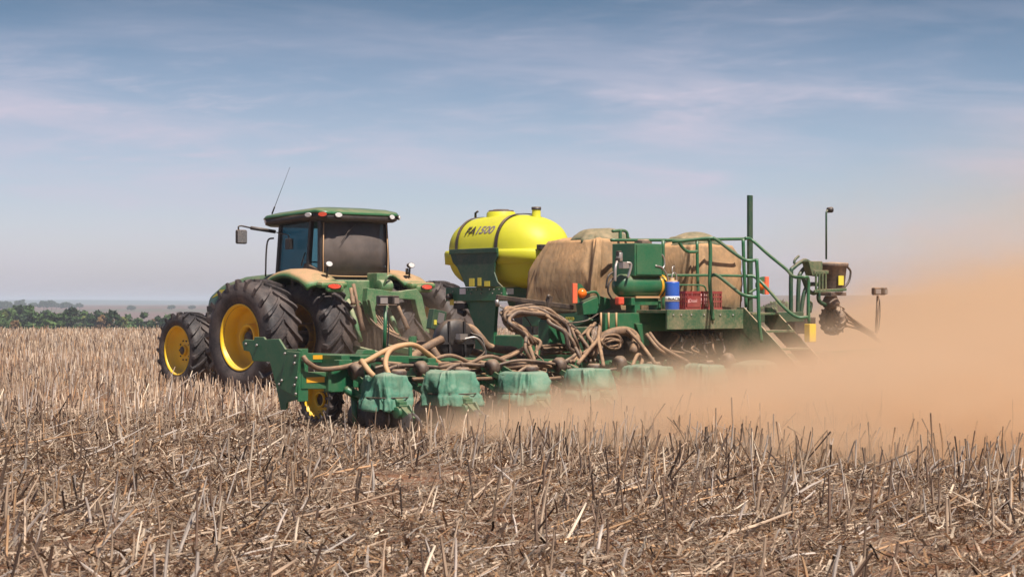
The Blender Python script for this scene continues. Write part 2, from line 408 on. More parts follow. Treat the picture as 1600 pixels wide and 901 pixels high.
def merge(parts):
    V, F, C = [], [], []; b = 0
    for v, f, c in parts: V.append(v); F.append(f+b); C.append(c); b += len(v)
    return np.concatenate(V), np.concatenate(F), np.concatenate(C)
rowdir = np.array([-sn, cs, 0.0]); across = np.array([cs, sn, 0.0])
def snap_rows(X, Y, pitch, jit):
    a = X*across[0]+Y*across[1]; f = X*rowdir[0]+Y*rowdir[1]
    a = np.round(a/pitch)*pitch+rng.normal(0, jit, len(a))
    return a*across[0]+f*rowdir[0], a*across[1]+f*rowdir[1]
def patch(X, Y, sc, seed):
    return np.array([noise.noise(Vector((x*sc, y*sc, seed))) for x, y in zip(X, Y)])
def tracks(X, Y):
    """true where the machine's wheels stand or have rolled"""
    mx_ = cs*(X-CX)+sn*(Y-CY); my = -sn*(X-CX)+cs*(Y-CY)
    return (my < 1.1) & (my > -9) & (np.abs(np.abs(mx_)-1.75) < 0.95)
parts = []
# standing stalks, near
X, Y = wedge(9500, 10.0, 46); X, Y = snap_rows(X, Y, 0.5, 0.07)
keep = patch(X, Y, 0.42, 3.3)+0.5*patch(X, Y, 1.3, 5.1)+rng.normal(0, 0.15, len(X)) > 0.12-0.18*np.clip((Y-22)/20, 0, 1)
X, Y = X[keep], Y[keep]; n = len(X)
ln = rng.gamma(9, 0.030, n)+0.05; lean = np.abs(rng.normal(0, 0.26, n)); az0 = rng.normal(0.7, 1.3, n)
big_lean = rng.random(n) < 0.22; lean[big_lean] = rng.uniform(0.6, 1.25, big_lean.sum()); ln[big_lean] *= 1.25
d = np.stack([np.sin(lean)*np.cos(az0), np.sin(lean)*np.sin(az0), np.cos(lean)], 1)
P0 = np.stack([X, Y, ground_z(X, Y)-0.02], 1)
rr = rng.uniform(0.0045, 0.0125, n)
nearwheel = (np.abs(X+2.6) < 1.3) & (np.abs(Y-26.0) < 2.6)
ln = np.where(nearwheel, ln*0.55, ln)
bend = rng.normal(0, 0.03, (n, 3)); bend[:, 2] = -np.abs(bend[:, 2])
parts.append(strands(P0, d, ln, rr*1.15, rr*0.8, bend, pick(n, (2.5, 4, 4, 2.2, 0.6, 1, 2.5)), 5, 3, 0.2))
# a fringe of taller stalks left standing along the edge of the last pass
m0 = len(parts)
k_ = 480; gx = rng.uniform(0.0, 6.6, 240); gc = rng.integers(0, 240, k_)
fx_ = gx[gc]+rng.normal(0, 0.07, k_); fy_ = 23.4-0.95*gx[gc]*0.72+rng.normal(0, 0.12, k_)+np.repeat(rng.normal(0, 1.0, 240)[:, None], 1, 1)[gc, 0]
ln2 = rng.gamma(10, 0.026, k_)+0.06; le2 = np.abs(rng.normal(0, 0.42, k_)); a2 = rng.normal(0.6, 1.5, k_)
d2_ = np.stack([np.sin(le2)*np.cos(a2), np.sin(le2)*np.sin(a2), np.cos(le2)], 1)
parts.append(strands(np.stack([fx_, fy_, ground_z(fx_, fy_)-0.02], 1), d2_, ln2, rng.uniform(.005, .011, k_), rng.uniform(.004, .009, k_), rng.normal(0, .025, (k_, 3)), pick(k_, (2, 3, 4, 3, 0.6, 1, 3)), 5, 3, 0.25))
# split slivers and leaves hanging from stalks
m_ = rng.random(n) < 0.5; k_ = m_.sum()
t_ = rng.uniform(0.3, 0.9, k_)[:, None]; q = P0[m_]+d[m_]*ln[m_][:, None]*t_
ad = rng.normal(0, 1, (k_, 3)); ad[:, 2] = rng.uniform(-1.2, 0.6, k_)
parts.append(strands(q, ad, rng.uniform(0.05, 0.2, k_), np.full(k_, 0.004), np.full(k_, 0.001), rng.normal(0, 0.03, (k_, 3)), pick(k_, (4, 3, 2, 1, 2, 1, 3)), 3, 2))
# mid and far standing stubble
X, Y = wedge(70000, 20, 122, 0.80, 1.4); X, Y = snap_rows(X, Y, 0.5, 0.09)
far_t = np.clip((Y-28)/110, 0, 1)
keep = ~tracks(X, Y) & (rng.random(len(Y)) < np.clip((Y-19)/16, 0, 1)); X, Y, far_t = X[keep], Y[keep], far_t[keep]; n = len(X)
ln = rng.gamma(16, 0.0165, n)+0.03; ln = np.where((np.abs(X+2.6) < 1.3) & (np.abs(Y-26.0) < 2.6), ln*0.5, ln); lean = np.abs(rng.normal(0, 0.16, n)); az0 = rng.uniform(0, 2*PI, n)
d = np.stack([np.sin(lean)*np.cos(az0), np.sin(lean)*np.sin(az0), np.cos(lean)], 1)
P0 = np.stack([X, Y, ground_z(X, Y)-0.02], 1); rr = rng.uniform(0.005, 0.010, n)*(1+1.3*far_t)
parts.append(strands(P0, d, ln, rr, rr*0.8, rng.normal(0, 0.015, (n, 3)), pick(n, (5, 5, 3, 1.2, 1.2, 1.6, 2)), 3, 2, 0.0))
V, F, C = merge(parts)
C = C*(0.90+0.45*np.repeat(patch(V[::9, 0], V[::9, 1], 0.11, 2.2), 9)[:len(C), None])
C = np.clip(C, 0.01, 1)
st = np_mesh('stubble', V, F, STRAW, False, C)
tag(st, 'cut dry stalks standing and leaning in rows all over the field', 'stubble', kind='stuff')
# loose straw lying on the soil
parts = []
def litter(nn, d0, d1, lmin, lmax, wmin, wmax, lift, pal, tilt=0.18, power=1.0, sides=2, aligned=0.0):
    X, Y = wedge(nn, d0, d1, power); 
    dens = patch(X, Y, 0.55, 8.1)+0.6*patch(X, Y, 2.1, 1.7)+rng.normal(0, 0.3, nn); kp = dens > -0.30; X, Y = X[kp], Y[kp]
    n = len(X); az0 = rng.uniform(0, PI*2, n)
    al = rng.random(n) < aligned; az0[al] = rng.normal(0.65, 0.35, al.sum())
    tl = rng.normal(0, tilt, n); tl = np.abs(tl)
    d = np.stack([np.cos(tl)*np.cos(az0), np.cos(tl)*np.sin(az0), np.sin(tl)], 1)
    z = ground_z(X, Y)+rng.uniform(0, lift, n)
    ln = rng.uniform(lmin, lmax, n); r = rng.uniform(wmin, wmax, n)
    bd = rng.normal(0, 0.30, (n, 3))*ln[:, None]; bd[:, 2] *= 0.5
    return strands(np.stack([X, Y, z], 1), d, ln, r, r*0.7, bd, pick(n, pal), sides, 2)
parts.append(litter(330000, 10.5, 31, 0.02, 0.10, 0.0012, 0.0042, 0.055, (5, 3.5, 2.5, 2.6, 2.6, 3.6, 1.4), 0.45))
parts.append(litter(105000, 10.5, 30, 0.04, 0.17, 0.004, 0.012, 0.07, (4.5, 3, 2, 1.6, 3.4, 2.5, 2.0), 0.34))
parts.append(litter(7500, 10, 34, 0.10, 0.32, 0.004, 0.010, 0.05, (3, 4, 3.5, 1.5, .6, 2, 2), 0.16, aligned=0.4, sides=3))
parts.append(litter(420, 10, 30, 0.25, 0.65, 0.006, 0.012, 0.06, (2, 4, 3, 2, .2, 1, 3), 0.14, aligned=0.75, sides=6))
parts.append(litter(60000, 30, 110, 0.06, 0.3, 0.004, 0.011, 0.04, (5, 4, 1.5, .6, 2, 2, 1), 0.2, power=0.75))
V, F, C = merge(parts)
li = np_mesh('straw_litter', V, F, STRAW, False, C)
tag(li, 'loose chopped straw and fallen stalks scattered over the red soil', 'straw', kind='stuff')

# ------------------------------------------------------------------ trees
def leaf_mat(name, c1, c2):
    m, nt, b = newmat(name); a = nt.nodes.new('ShaderNodeAttribute'); a.attribute_name = 'Col'
    nt.links.new(mixcol(nt, a.outputs['Fac'], c1, c2), b.inputs['Base Color']); b.inputs['Roughness'].default_value = 0.7
    b.inputs['Specular IOR Level'].default_value = 0.2; return m
LEAF = [leaf_mat('dark_green_leaves', (0.014, 0.030, 0.010), (0.045, 0.08, 0.024)), leaf_mat('green_leaves', (0.035, 0.07, 0.018), (0.09, 0.145, 0.04)),
        leaf_mat('yellow_green_leaves', (0.08, 0.10, 0.02), (0.17, 0.17, 0.04)), leaf_mat('rusty_leaves', (0.11, 0.065, 0.025), (0.24, 0.14, 0.06))]
BARK = dusty('bark', (0.09, 0.065, 0.045), 0.9, 0.2, 0.1)
def crown_mesh(seed, rx, rz, h0, nclump, nleaf, ls):
    r = np.random.default_rng(seed); V = []; C = []
    cl_ = []
    for i in range(nclump):
        a = r.uniform(0, 2*PI); e = r.uniform(-0.5, 1.0); q = r.uniform(0.35, 1.0)**0.5
        cl_.append((math.cos(a)*rx*q*math.sqrt(1-min(e*e, .96)), math.sin(a)*rx*q*math.sqrt(1-min(e*e, .96)), h0+rz+e*rz*q*0.95, r.uniform(0.22, 0.42)*rx, r.uniform(0.1, 0.9)))
    for (x, y, z, rad, tone) in cl_:
        k = nleaf; dd = r.normal(0, 1, (k, 3)); dd /= np.linalg.norm(dd, axis=1, keepdims=True)
        p = np.array([x, y, z])+dd*rad*np.array([1, 1, 0.75])*(r.random((k, 1))**0.4)
        u = r.normal(0, 1, (k, 3)); u /= np.linalg.norm(u, axis=1, keepdims=True); v = np.cross(u, dd+0.3*r.normal(0, 1, (k, 3))); v /= np.maximum(np.linalg.norm(v, axis=1, keepdims=True), 1e-3)
        s_ = ls*r.uniform(0.6, 1.4, (k, 1))
        V.append(np.stack([p-u*s_, p-v*s_*0.6, p+u*s_, p+v*s_*0.6], 1).reshape(-1, 3))
        C.append(np.repeat(np.clip(tone+r.normal(0, 0.18, k), 0, 1), 4))
    V = np.concatenate(V); c = np.concatenate(C); F = np.arange(len(V)).reshape(-1, 4)
    return V, F, np.stack([c, c, c], 1)
CR = {}
def tree(X, Y, top, rx, kind, label, group, seed, name='broadleaf_tree', dry=False):
    """crown reaches the height 'top' above the datum; trunk stands on the terrain"""
    gz = float(ground_z(X, Y)); h = max(top-gz, 1.5)
    root = bpy.data.objects.new(name, None); COL.objects.link(root); root.location = (X, Y, gz)
    tag(root, label, 'tree', group)
    rz = h*0.42
    nl = 70 if rx < 6 else 90
    V, F, C = crown_mesh(seed, rx, rz, h-2*rz-0.0, 44, nl, 0.26+rx*0.05)
    c = np_mesh('crown', V, F, LEAF[kind], False, C); c.parent = root
    t = MB(); t.tube(smooth_path([(0, 0, -0.3), (0.1*rx, 0.05*rx, h*0.25), (-0.05*rx, 0, h*0.6)], 3), [0.28, 0.26, 0.24, 0.2, 0.18, 0.14, 0.1], 7)
    for k in range(5):
        a = k*1.3+seed; t.tube([(0.05*rx, 0, h*(0.25+.06*k)), (math.cos(a)*rx*0.6, math.sin(a)*rx*0.6, h*(0.5+.06*k))], [0.12, 0.04], 5)
    me = t.build('trunk', BARK, None, world=True); me.parent = root
    return root
# wooded valley beyond the crest (x in pixels of the photo, top row, crown half width in px)
TL = [(-14, 484, 26, 1), (8, 483, 18, 1), (12, 491, 14, 2), (24, 499, 10, 3), (38, 477, 17, 0), (52, 481, 15, 1), (70, 485, 12, 0), (63, 496, 14, 1), (88, 490, 15, 1), (108, 484, 15, 0), (100, 497, 12, 3),
      (128, 486, 12, 1), (148, 484, 14, 0), (140, 497, 13, 2), (166, 490, 11, 3), (178, 489, 11, 0), (190, 497, 9, 2), (206, 493, 13, 1), (228, 491, 11, 0), (238, 499, 7, 3), (247, 492, 12, 0), (268, 495, 12, 1), (292, 498, 11, 0), (322, 500, 13, 1), (356, 500, 13, 0)]
desc = ['dark green tree', 'mid green bushy tree', 'yellow green small tree', 'rusty brown dry tree']
prev = {}
ordn = ['leftmost', 'second', 'third', 'fourth', 'fifth', 'sixth', 'seventh', 'eighth', 'ninth', 'tenth']
for i, (px, py, hw, kd) in enumerate(sorted(TL)):
    D = 330+(i*37 % 90)+(0 if py > 488 else 50)
    X = (px-800)/FPX*D; top = CAMH-(py-4-HY)/FPX*D
    j = prev.get(kd, 0); prev[kd] = j+1
    tree(X, D, top, hw/FPX*D*1.45, kd, '%s left of the tractor, %s of its colour from the left' % (desc[kd], ordn[j].replace('leftmost', 'first')), 'trees in the valley beyond the field', 100+i)
far_T = [(-4, 473, 12), (10, 472, 8), (32, 469, 8), (52, 474, 6), (68, 471, 8), (80, 471, 9), (88, 475, 5), (103, 473, 8), (112, 477, 6), (124, 475, 5), (205, 479, 6), (268, 478, 5), (300, 479, 5)]
for i, (px, py, hw) in enumerate(far_T):
    D = 1500+(i*53 % 160); X = (px-800)/FPX*D; top = CAMH-(py-1-HY)/FPX*D
    tree(X, D, top, hw/FPX*D*1.1, 0, 'hazy far tree on the horizon plain, %s from the left edge' % (ordn+['eleventh', 'twelfth', 'thirteenth'])[i].replace('leftmost', 'first'), 'far trees on the plain', 300+i)
D = 260; tree((1212-800)/FPX*D, D, CAMH-(466-HY)/FPX*D, 2.3, 1, 'lone dusty bush behind the steps of the seeder', None, 411)

# ------------------------------------------------------------------ tractor
tr = thing('tractor', 'green farm tractor with dual yellow wheels and dusty dark cab, pulling the seeder', 'tractor', (0, 0, 0))
def tyre_mesh(mb, org, R, W, rim, nlug, axis=Vector((1, 0, 0)), lugh=0.055, lugw=0.05):
    h = W/2; Rc = R-lugh
    prof = [(-h*0.72, rim*0.97), (-h*0.86, rim*1.04), (-h*1.02, rim+(Rc-rim)*0.32), (-h*1.04, rim+(Rc-rim)*0.55), (-h*0.98, rim+(Rc-rim)*0.8), (-h*0.86, Rc-0.02), (-h*0.5, Rc), (0, Rc+0.006)]
    prof = prof+[(-a, r) for a, r in reversed(prof[:-1])]
    mb.lathe(prof, org, axis, 56)
    y = Vector((0, 1, 0)) if abs(axis.y) < 0.5 else Vector((1, 0, 0)); z = Vector((0, 0, 1))
    y = (y-axis*y.dot(axis)).normalized(); z = axis.cross(y)
    if z.z < 0: z = -z
    for sd in (-1, 1):
        for k in range(nlug):
            a0 = 2*PI*(k+(0.5 if sd > 0 else 0))/nlug; vs = []; ns = 6
            for i in range(ns):
                t = i/(ns-1); wv = sd*(-0.03*W+t*(h*1.0+0.03*W)); ang = a0+(0.92*h/R*1.15)*(t**0.85)
                top = R if t < 0.8 else R-0.02*(t-0.8)/0.2; bot = Rc-0.03-(0.10 if i == ns-1 else 0.0)
                lw = lugw*(1.0+0.35*t); ang_b = ang
                if i == ns-1: wv = sd*h*1.03
                for (rad, hw_) in ((bot, lw*0.72), (top, lw*0.48)):
                    for sg in (-1, 1):
                        an = ang_b+sg*hw_/R
                        vs.append(Vector(org)+axis*wv+(y*math.cos(an)+z*math.sin(an))*rad)
            fs = []
            for i in range(ns-1):
                b = i*4; c = b+4
                fs += [(b+2, b+3, c+3, c+2), (b, b+2, c+2, c), (b+1, c+1, c+3, b+3)]
            fs += [(0, 1, 3, 2), (ns*4-4, ns*4-2, ns*4-1, ns*4-3)]
            mb.add(vs, fs)
def wheel(parent, x, y, z, R, W, rim, side, nlug, yaw=0.0, dish='outer', label=None, name='wheel', rimmat='yellow', lugh=0.055, lugw=0.05):
    e = bpy.data.objects.new(name, None); COL.objects.link(e); e.parent = parent
    base = offset_of(parent); e.location = Vector((x, y, z))-base; e.rotation_euler = (0, 0, yaw)
    OFFS[e.name] = Vector((x, y, z))
    if label: e['label'] = label
    ax = Vector((1, 0, 0)); o = Vector((x, y, z))
    t = MB(); tyre_mesh(t, o, R, W, rim, nlug, ax, lugh, lugw); t.build('tyre', M['rubber'], e)
    r = MB(); s = side; h = W/2*0.92
    if dish == 'deep':
        prof = [(s*h*.97, rim*1.05), (s*h, rim*1.02), (s*h*0.92, rim*0.985), (s*h*0.72, rim*0.97), (s*h*0.62, rim*0.92), (s*h*0.1, rim*0.90), (-s*h*0.1, rim*0.87), (-s*h*0.2, rim*0.74), (-s*h*0.25, rim*0.42)]
        back = [(-s*h*0.25, rim*0.42), (-s*h*0.5, rim*0.9), (-s*h*0.95, rim*1.0)]
    else:
        prof = [(s*h*.97, rim*1.05), (s*h, rim*1.02), (s*h*0.9, rim*0.98), (s*h*0.66, rim*0.965), (s*h*0.58, rim*0.90), (s*h*0.42, rim*0.88), (s*h*0.25, rim*0.80), (s*h*0.12, rim*0.5), (s*h*0.2, rim*0.34), (s*h*0.2, 0.001)]
        back = [(-s*h*0.2, rim*0.5), (-s*h*0.5, rim*0.9), (-s*h*0.95, rim*1.0)]
    r.lathe(prof, o, ax, 48); r.lathe(back, o, ax, 40); r.build('rim', M[rimmat], e)
    if dish == 'deep':
        hb = MB(); hb.lathe([(-s*h*0.25, rim*0.44), (s*h*0.42, rim*0.42), (s*h*0.46, rim*0.40), (s*h*0.45, rim*0.34), (s*h*0.0, rim*0.33)], o, ax, 36)
        hb.build('hub_ring', M[rimmat], e)
        ax2 = MB(); ax2.cyl(o-ax*s*h*0.5, o+ax*s*h*0.15, 0.11, n=20); ax2.build('axle_end', M['blackmetal'], e)
    else:
        hb = MB(); hb.cyl(o+ax*s*h*0.2, o+ax*s*h*0.45, rim*0.24, rim*0.20, 24)
        hb.build('hub', M['yellow'], e)
        bb = MB()
        for k in range(10):
            a = 2*PI*k/10; c = o+Vector((0, math.cos(a), math.sin(a)))*rim*0.41
            bb.cyl(c+ax*s*h*0.16, c+ax*s*h*0.24, 0.018, n=6)
        bb.build('bolts', M['blackmetal'], e)
    return e
RR, RW = 1.075, 0.68
for sx in (-1, 1):
    wheel(tr, sx*2.18, 0, RR-0.04, RR, RW, 0.59, sx, 21, dish='deep')
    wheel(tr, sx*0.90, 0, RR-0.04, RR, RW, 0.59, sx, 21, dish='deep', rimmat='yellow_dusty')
    wheel(tr, sx*1.58, 3.05, 0.73, 0.76, 0.50, 0.47, sx, 19, yaw=-0.06, dish='disc', lugh=0.045, lugw=0.042)
    wheel(tr, sx*0.90, 3.05, 0.73, 0.76, 0.46, 0.47, sx, 19, yaw=-0.06, dish='disc', lugh=0.045, lugw=0.042)
b = MB(); b.box((0, 1.2, 1.0), (0.62, 3.4, 0.62)); b.box((0, -0.25, 1.15), (0.85, 1.0, 0.95)); b.cyl((-2.3, 0, 1.02), (2.3, 0, 1.02), 0.13, n=16)
b.cyl((-1.7, 3.05, .73), (1.7, 3.05, .73), 0.09, n=12); b.box((0, 3.05, .8), (0.5, 0.5, 0.4))
b.box((-0.62, 1.5, 0.95), (0.45, 1.0, 0.6)); b.box((0.62, 1.5, 0.95), (0.45, 1.0, 0.6))
b.build('chassis', M['blackmetal'], tr, 0.03)
# bonnet: rounded, tapering to the nose
def loft(rings, name, mat, parent, close=True, bevel=0, smooth=True):
    mb = MB(); n = len(rings[0]); vs = [p for r in rings for p in r]
    fs = [(i*n+k, i*n+(k+1) % n, (i+1)*n+(k+1) % n, (i+1)*n+k) for i in range(len(rings)-1) for k in range(n)]
    if close: fs += [tuple(range(n))[::-1], tuple((len(rings)-1)*n+k for k in range(n))]
    mb.add(vs, fs, smooth); return mb.build(name, mat, parent, bevel)
def sring(cx, cz, hw, hh, y, n=28, ex=3.2):
    r = []
    for k in range(n):
        a = 2*PI*k/n; c, s = math.cos(a), math.sin(a)
        r.append((cx+hw*math.copysign(abs(c)**(2/ex), c), y, cz+hh*math.copysign(abs(s)**(2/ex), s)))
    return r
hood = loft([sring(0, 1.66, .44, .60, 1.15), sring(0, 1.66, .46, .60, 2.0), sring(0, 1.62, .46, .58, 3.0), sring(0, 1.55, .44, .52, 3.65), sring(0, 1.48, .38, .40, 4.05), sring(0, 1.44, .25, .25, 4.18)], 'bonnet', M['green'], tr)
b = MB()
for s in (-1, 1): b.prism([(1.6, 1.96), (3.3, 1.90), (3.80, 1.76), (3.5, 1.93), (1.6, 2.06)], s*0.445, s*0.475, 'x')
b.build('bonnet_stripe', M['sticker'], hood)
b = MB()
for s in (-1, 1):
    b.box((s*0.46, 2.9, 1.35), (0.03, 1.1, 0.42))
    b.beam((s*0.5, 3.5, 1.55), (s*0.5, 3.9, 1.5), 0.04, 0.2)
b.build('side_grille', M['black'], hood, 0.01)
# cab shell: posts, floor and sills
cab = MB()
def post(p, q, a, b_): cab.beam(p, q, a, b_, up=(0, 1, 0.01))
XL = 0.80
for s in (-1, 1):
    post((s*0.83, -0.26, 2.22), (s*0.79, -0.22, 3.28), 0.05, 0.10)
    post((s*0.83, 0.12, 1.95), (s*0.80, 0.02, 3.28), 0.09, 0.07)
    post((s*0.80, 1.20, 1.35), (s*0.74, 1.06, 3.28), 0.07, 0.08)
    cab.prism([(-0.28, 1.9), (0.50, 1.65), (0.62, 1.72), (0.18, 2.42), (-0.24, 2.30)], s*0.79, s*0.86, 'x')
    cab.beam((s*0.8, -0.2, 3.25), (s*0.76, 1.1, 3.25), 0.07, 0.10)
cab.beam((-0.8, -0.26, 3.24), (0.8, -0.26, 3.24), 0.07, 0.12); cab.beam((-0.8, -0.30, 2.14), (0.8, -0.30, 2.14), 0.06, 0.10)
cab.beam((-0.74, 1.14, 3.24), (0.74, 1.14, 3.24), 0.07, 0.10); cab.box((0, 0.45, 1.55), (1.6, 1.5, 0.5)); cab.box((0, -0.22, 1.98), (1.5, 0.12, 0.36))
cabo = cab.build('cab_frame', M['black'], tr, 0.015)
b = MB(); ns = 10
for i in range(ns+1):      # gently curved rear screen
    x = -0.79+1.58*i/ns; yb = -0.30-0.07*(1-(x/0.79)**2)
    b.v += [Vector((x, yb, 2.17+0.07*abs(x)**4)), Vector((x*0.955, yb+0.05, 3.20))]
b.f = [[2*i, 2*i+2, 2*i+3, 2*i+1] for i in range(ns)]; b.sm = [True]*ns
rw = b.build('rear_window', M['glass_rear'], tr); md = rw.modifiers.new('thick', 'SOLIDIFY'); md.thickness = 0.008
b = MB(); pts = []
for i in range(ns+1):
    x = -0.79+1.58*i/ns; pts.append((x, -0.315-0.07*(1-(x/0.79)**2), 2.17+0.07*abs(x)**4))
pts = [(-0.765, -0.30, 3.18), (-0.79, -0.315, 2.6)]+pts+[(0.79, -0.315, 2.6), (0.765, -0.30, 3.18)]
b.tube(pts, 0.011, 6); b.build('window_seal', M['hose_tan'], rw)
b = MB(); b.tube([(-0.05, -0.37, 3.16), (-0.28, -0.39, 2.98)], 0.008, 5); b.tube([(-0.20, -0.385, 3.08), (-0.42, -0.385, 2.80)], 0.006, 5); b.build('wiper', M['black'], rw)
b = MB()
b.add([(-0.815, 0.16, 2.45), (-0.82, 0.52, 1.74), (-0.80, 1.14, 1.45), (-0.745, 1.03, 3.2), (-0.80, 0.04, 3.2)], [(0, 1, 2, 3, 4)])
dg = b.build('side_window', M['glass_side'], tr); md = dg.modifiers.new('thick', 'SOLIDIFY'); md.thickness = 0.008
b = MB()
b.add([(0.815, 0.16, 2.45), (0.82, 0.52, 1.74), (0.80, 1.14, 1.45), (0.745, 1.03, 3.2), (0.80, 0.04, 3.2)], [(0, 1, 2, 3, 4)])
dg2 = b.build('side_window', M['glass_side'], tr); md = dg2.modifiers.new('thick', 'SOLIDIFY'); md.thickness = 0.008
b = MB(); b.add([(-0.78, 1.2, 1.9), (0.78, 1.2, 1.9), (0.73, 1.08, 3.2), (-0.73, 1.08, 3.2)], [(0, 1, 2, 3)])
wf = b.build('windscreen', M['glass_side'], tr); md = wf.modifiers.new('thick', 'SOLIDIFY'); md.thickness = 0.008
b = MB(); b.tube([(-0.83, 0.30, 2.38), (-0.87, 0.26, 2.38), (-0.87, 0.2, 2.5), (-0.83, 0.19, 2.62)], 0.012, 6); b.build('door_handle', M['black'], dg)
# seat and console inside
b = MB(); b.box((0, 0.35, 2.0), (0.5, 0.5, 0.16)); b.box((0, 0.10, 2.42), (0.48, 0.14, 0.75)); b.box((0.38, 0.45, 2.25), (0.16, 0.6, 0.12)); b.build('driver_seat', M['black'], tr, 0.05)
b = MB(); b.tube([(0, 1.0, 1.9), (0, 0.85, 2.35)], 0.04, 8); b.lathe([(-.015, .17), (0, .19), (.015, .17)], (0, 0.83, 2.38), (0, -0.5, 0.85), 24); b.build('steering_wheel', M['black'], tr)
# roof
def rrect(hx0, hx1, y0, y1, z, r=0.2, n=6):
    pts = []
    for (cx_, cy_, a0) in ((hx1-r, y1-r, 0), (hx0+r, y1-r, PI/2), (hx0+r, y0+r, PI), (hx1-r, y0+r, 1.5*PI)):
        for k in range(n+1):
            a = a0+PI/2*k/n; pts.append((cx_+r*math.cos(a), cy_+r*math.sin(a), z))
    return pts
def zt(pts, f): return [(x, y, z+f(y)) for x, y, z in pts]
sl = lambda y: -0.03*((y-0.0)/1.2)**2*3 if y > 0 else -0.05*(y/0.5)**2
rf = loft([zt(rrect(-0.97, 0.97, -0.52, 1.44, 3.385), sl), zt(rrect(-0.985, 0.985, -0.535, 1.455, 3.40), sl), zt(rrect(-0.96, 0.96, -0.50, 1.42, 3.445), sl), zt(rrect(-0.80, 0.80, -0.36, 1.24, 3.475, 0.2), sl), zt(rrect(-0.5, 0.5, -0.1, 0.9, 3.49), sl)], 'cab_roof', M['roofgreen'], tr)
rb = loft([zt(rrect(-0.80, 0.80, -0.34, 1.18, 3.23, 0.12), sl), zt(rrect(-0.90, 0.90, -0.46, 1.36, 3.25, 0.18), sl), zt(rrect(-0.955, 0.955, -0.51, 1.43, 3.29, 0.2), sl), zt(rrect(-0.965, 0.965, -0.515, 1.435, 3.384, 0.2), sl)], 'roof_lining', M['black'], rf)
def lamp(parent, c, nrm, rx, rz, mat, name='work_light', housing=True):
    nrm = Vector(nrm).normalized(); mb = MB(); m2 = MB(); u = nrm.cross(Vector((0, 0, 1))).normalized(); v = u.cross(nrm)
    def disc(mbx, k0, k1, sc0, sc1, n=20):
        vs = [Vector(c)+nrm*k0+u*rx*sc0*math.cos(2*PI*i/n)+v*rz*sc0*math.sin(2*PI*i/n) for i in range(n)]
        vs += [Vector(c)+nrm*k1+u*rx*sc1*math.cos(2*PI*i/n)+v*rz*sc1*math.sin(2*PI*i/n) for i in range(n)]
        mbx.add(vs, [tuple(range(n))[::-1], tuple(range(n, 2*n))]+[(i, (i+1) % n, n+(i+1) % n, n+i) for i in range(n)], False)
    disc(m2, -0.05, 0.012, 0.9, 1.0)
    o = m2.build(name, M['black'], parent)
    disc(mb, 0.012, 0.024, 0.88, 0.80); mb.build('lens', mat, o)
    return o
lamp(rf, (-0.985, -0.12, 3.325), (-1, -0.15, -0.1), 0.10, 0.048, M['white'])
lamp(rf, (-0.925, -0.47, 3.325), (-0.75, -0.75, -0.1), 0.095, 0.048, M['redlens'])
lamp(rf, (-0.60, -0.535, 3.32), (-0.1, -1, -0.1), 0.09, 0.048, M['white'])
lamp(rf, (0.70, -0.535, 3.315), (0.1, -1, -0.1), 0.075, 0.048, M['white'])
lamp(rf, (0.925, -0.48, 3.31), (0.6, -0.8, -0.1), 0.06, 0.045, M['white'])
lamp(rf, (-0.93, 1.30, 3.24), (-0.8, 0.3, -0.1), 0.05, 0.05, M['white'])
# aerial, mirrors, grab rail
b = MB(); p = mp(425, 334, x=-0.88); q = mp(453, 261, x=-0.95); b.tube([p, p+(q-p)*0.15], 0.016, 6); b.tube([p+(q-p)*0.15, p+(q-p)*0.5, q], [0.006, 0.005, 0.003], 5); b.build('aerial', M['black'], tr)
b = MB()
p0 = mp(430, 362, x=-0.80); p1 = mp(392, 356, y=1.25); p2 = mp(374, 353, y=1.25); p3 = mp(373, 362, y=1.25)
b.tube([p0, p1], 0.035, 8); b.tube(smooth_path([p1, p2, p3], 4), 0.016, 6); ma = b.build('mirror_arm', M['black'], tr)
b = MB(); c = mp(377, 370, y=1.25); b.box(c, (0.25, 0.07, 0.27)); mo = b.build('mirror', M['black'], ma, 0.03)
b = MB(); b.box(c+Vector((0, -0.04, 0)), (0.21, 0.012, 0.23)); b.build('mirror_glass', M['mirrorglass'], ma, 0.004)
b = MB(); p0 = mp(453, 366, x=-0.86); b.tube([mp(432, 363, x=-.82), mp(450, 367, x=-.92), mp(452, 374, x=-.92)], 0.012, 6)
b.box(mp(452, 381, x=-.93), (0.10, 0.13, 0.20)); b.build('mirror', M['black'], ma, 0.02)
b = MB(); b.tube(smooth_path([mp(428, 372, x=-0.84), mp(419, 375, x=-0.92), mp(416, 395, x=-0.95), mp(415, 432, x=-0.95)], 4), 0.017, 7); b.build('grab_rail', M['black'], tr)
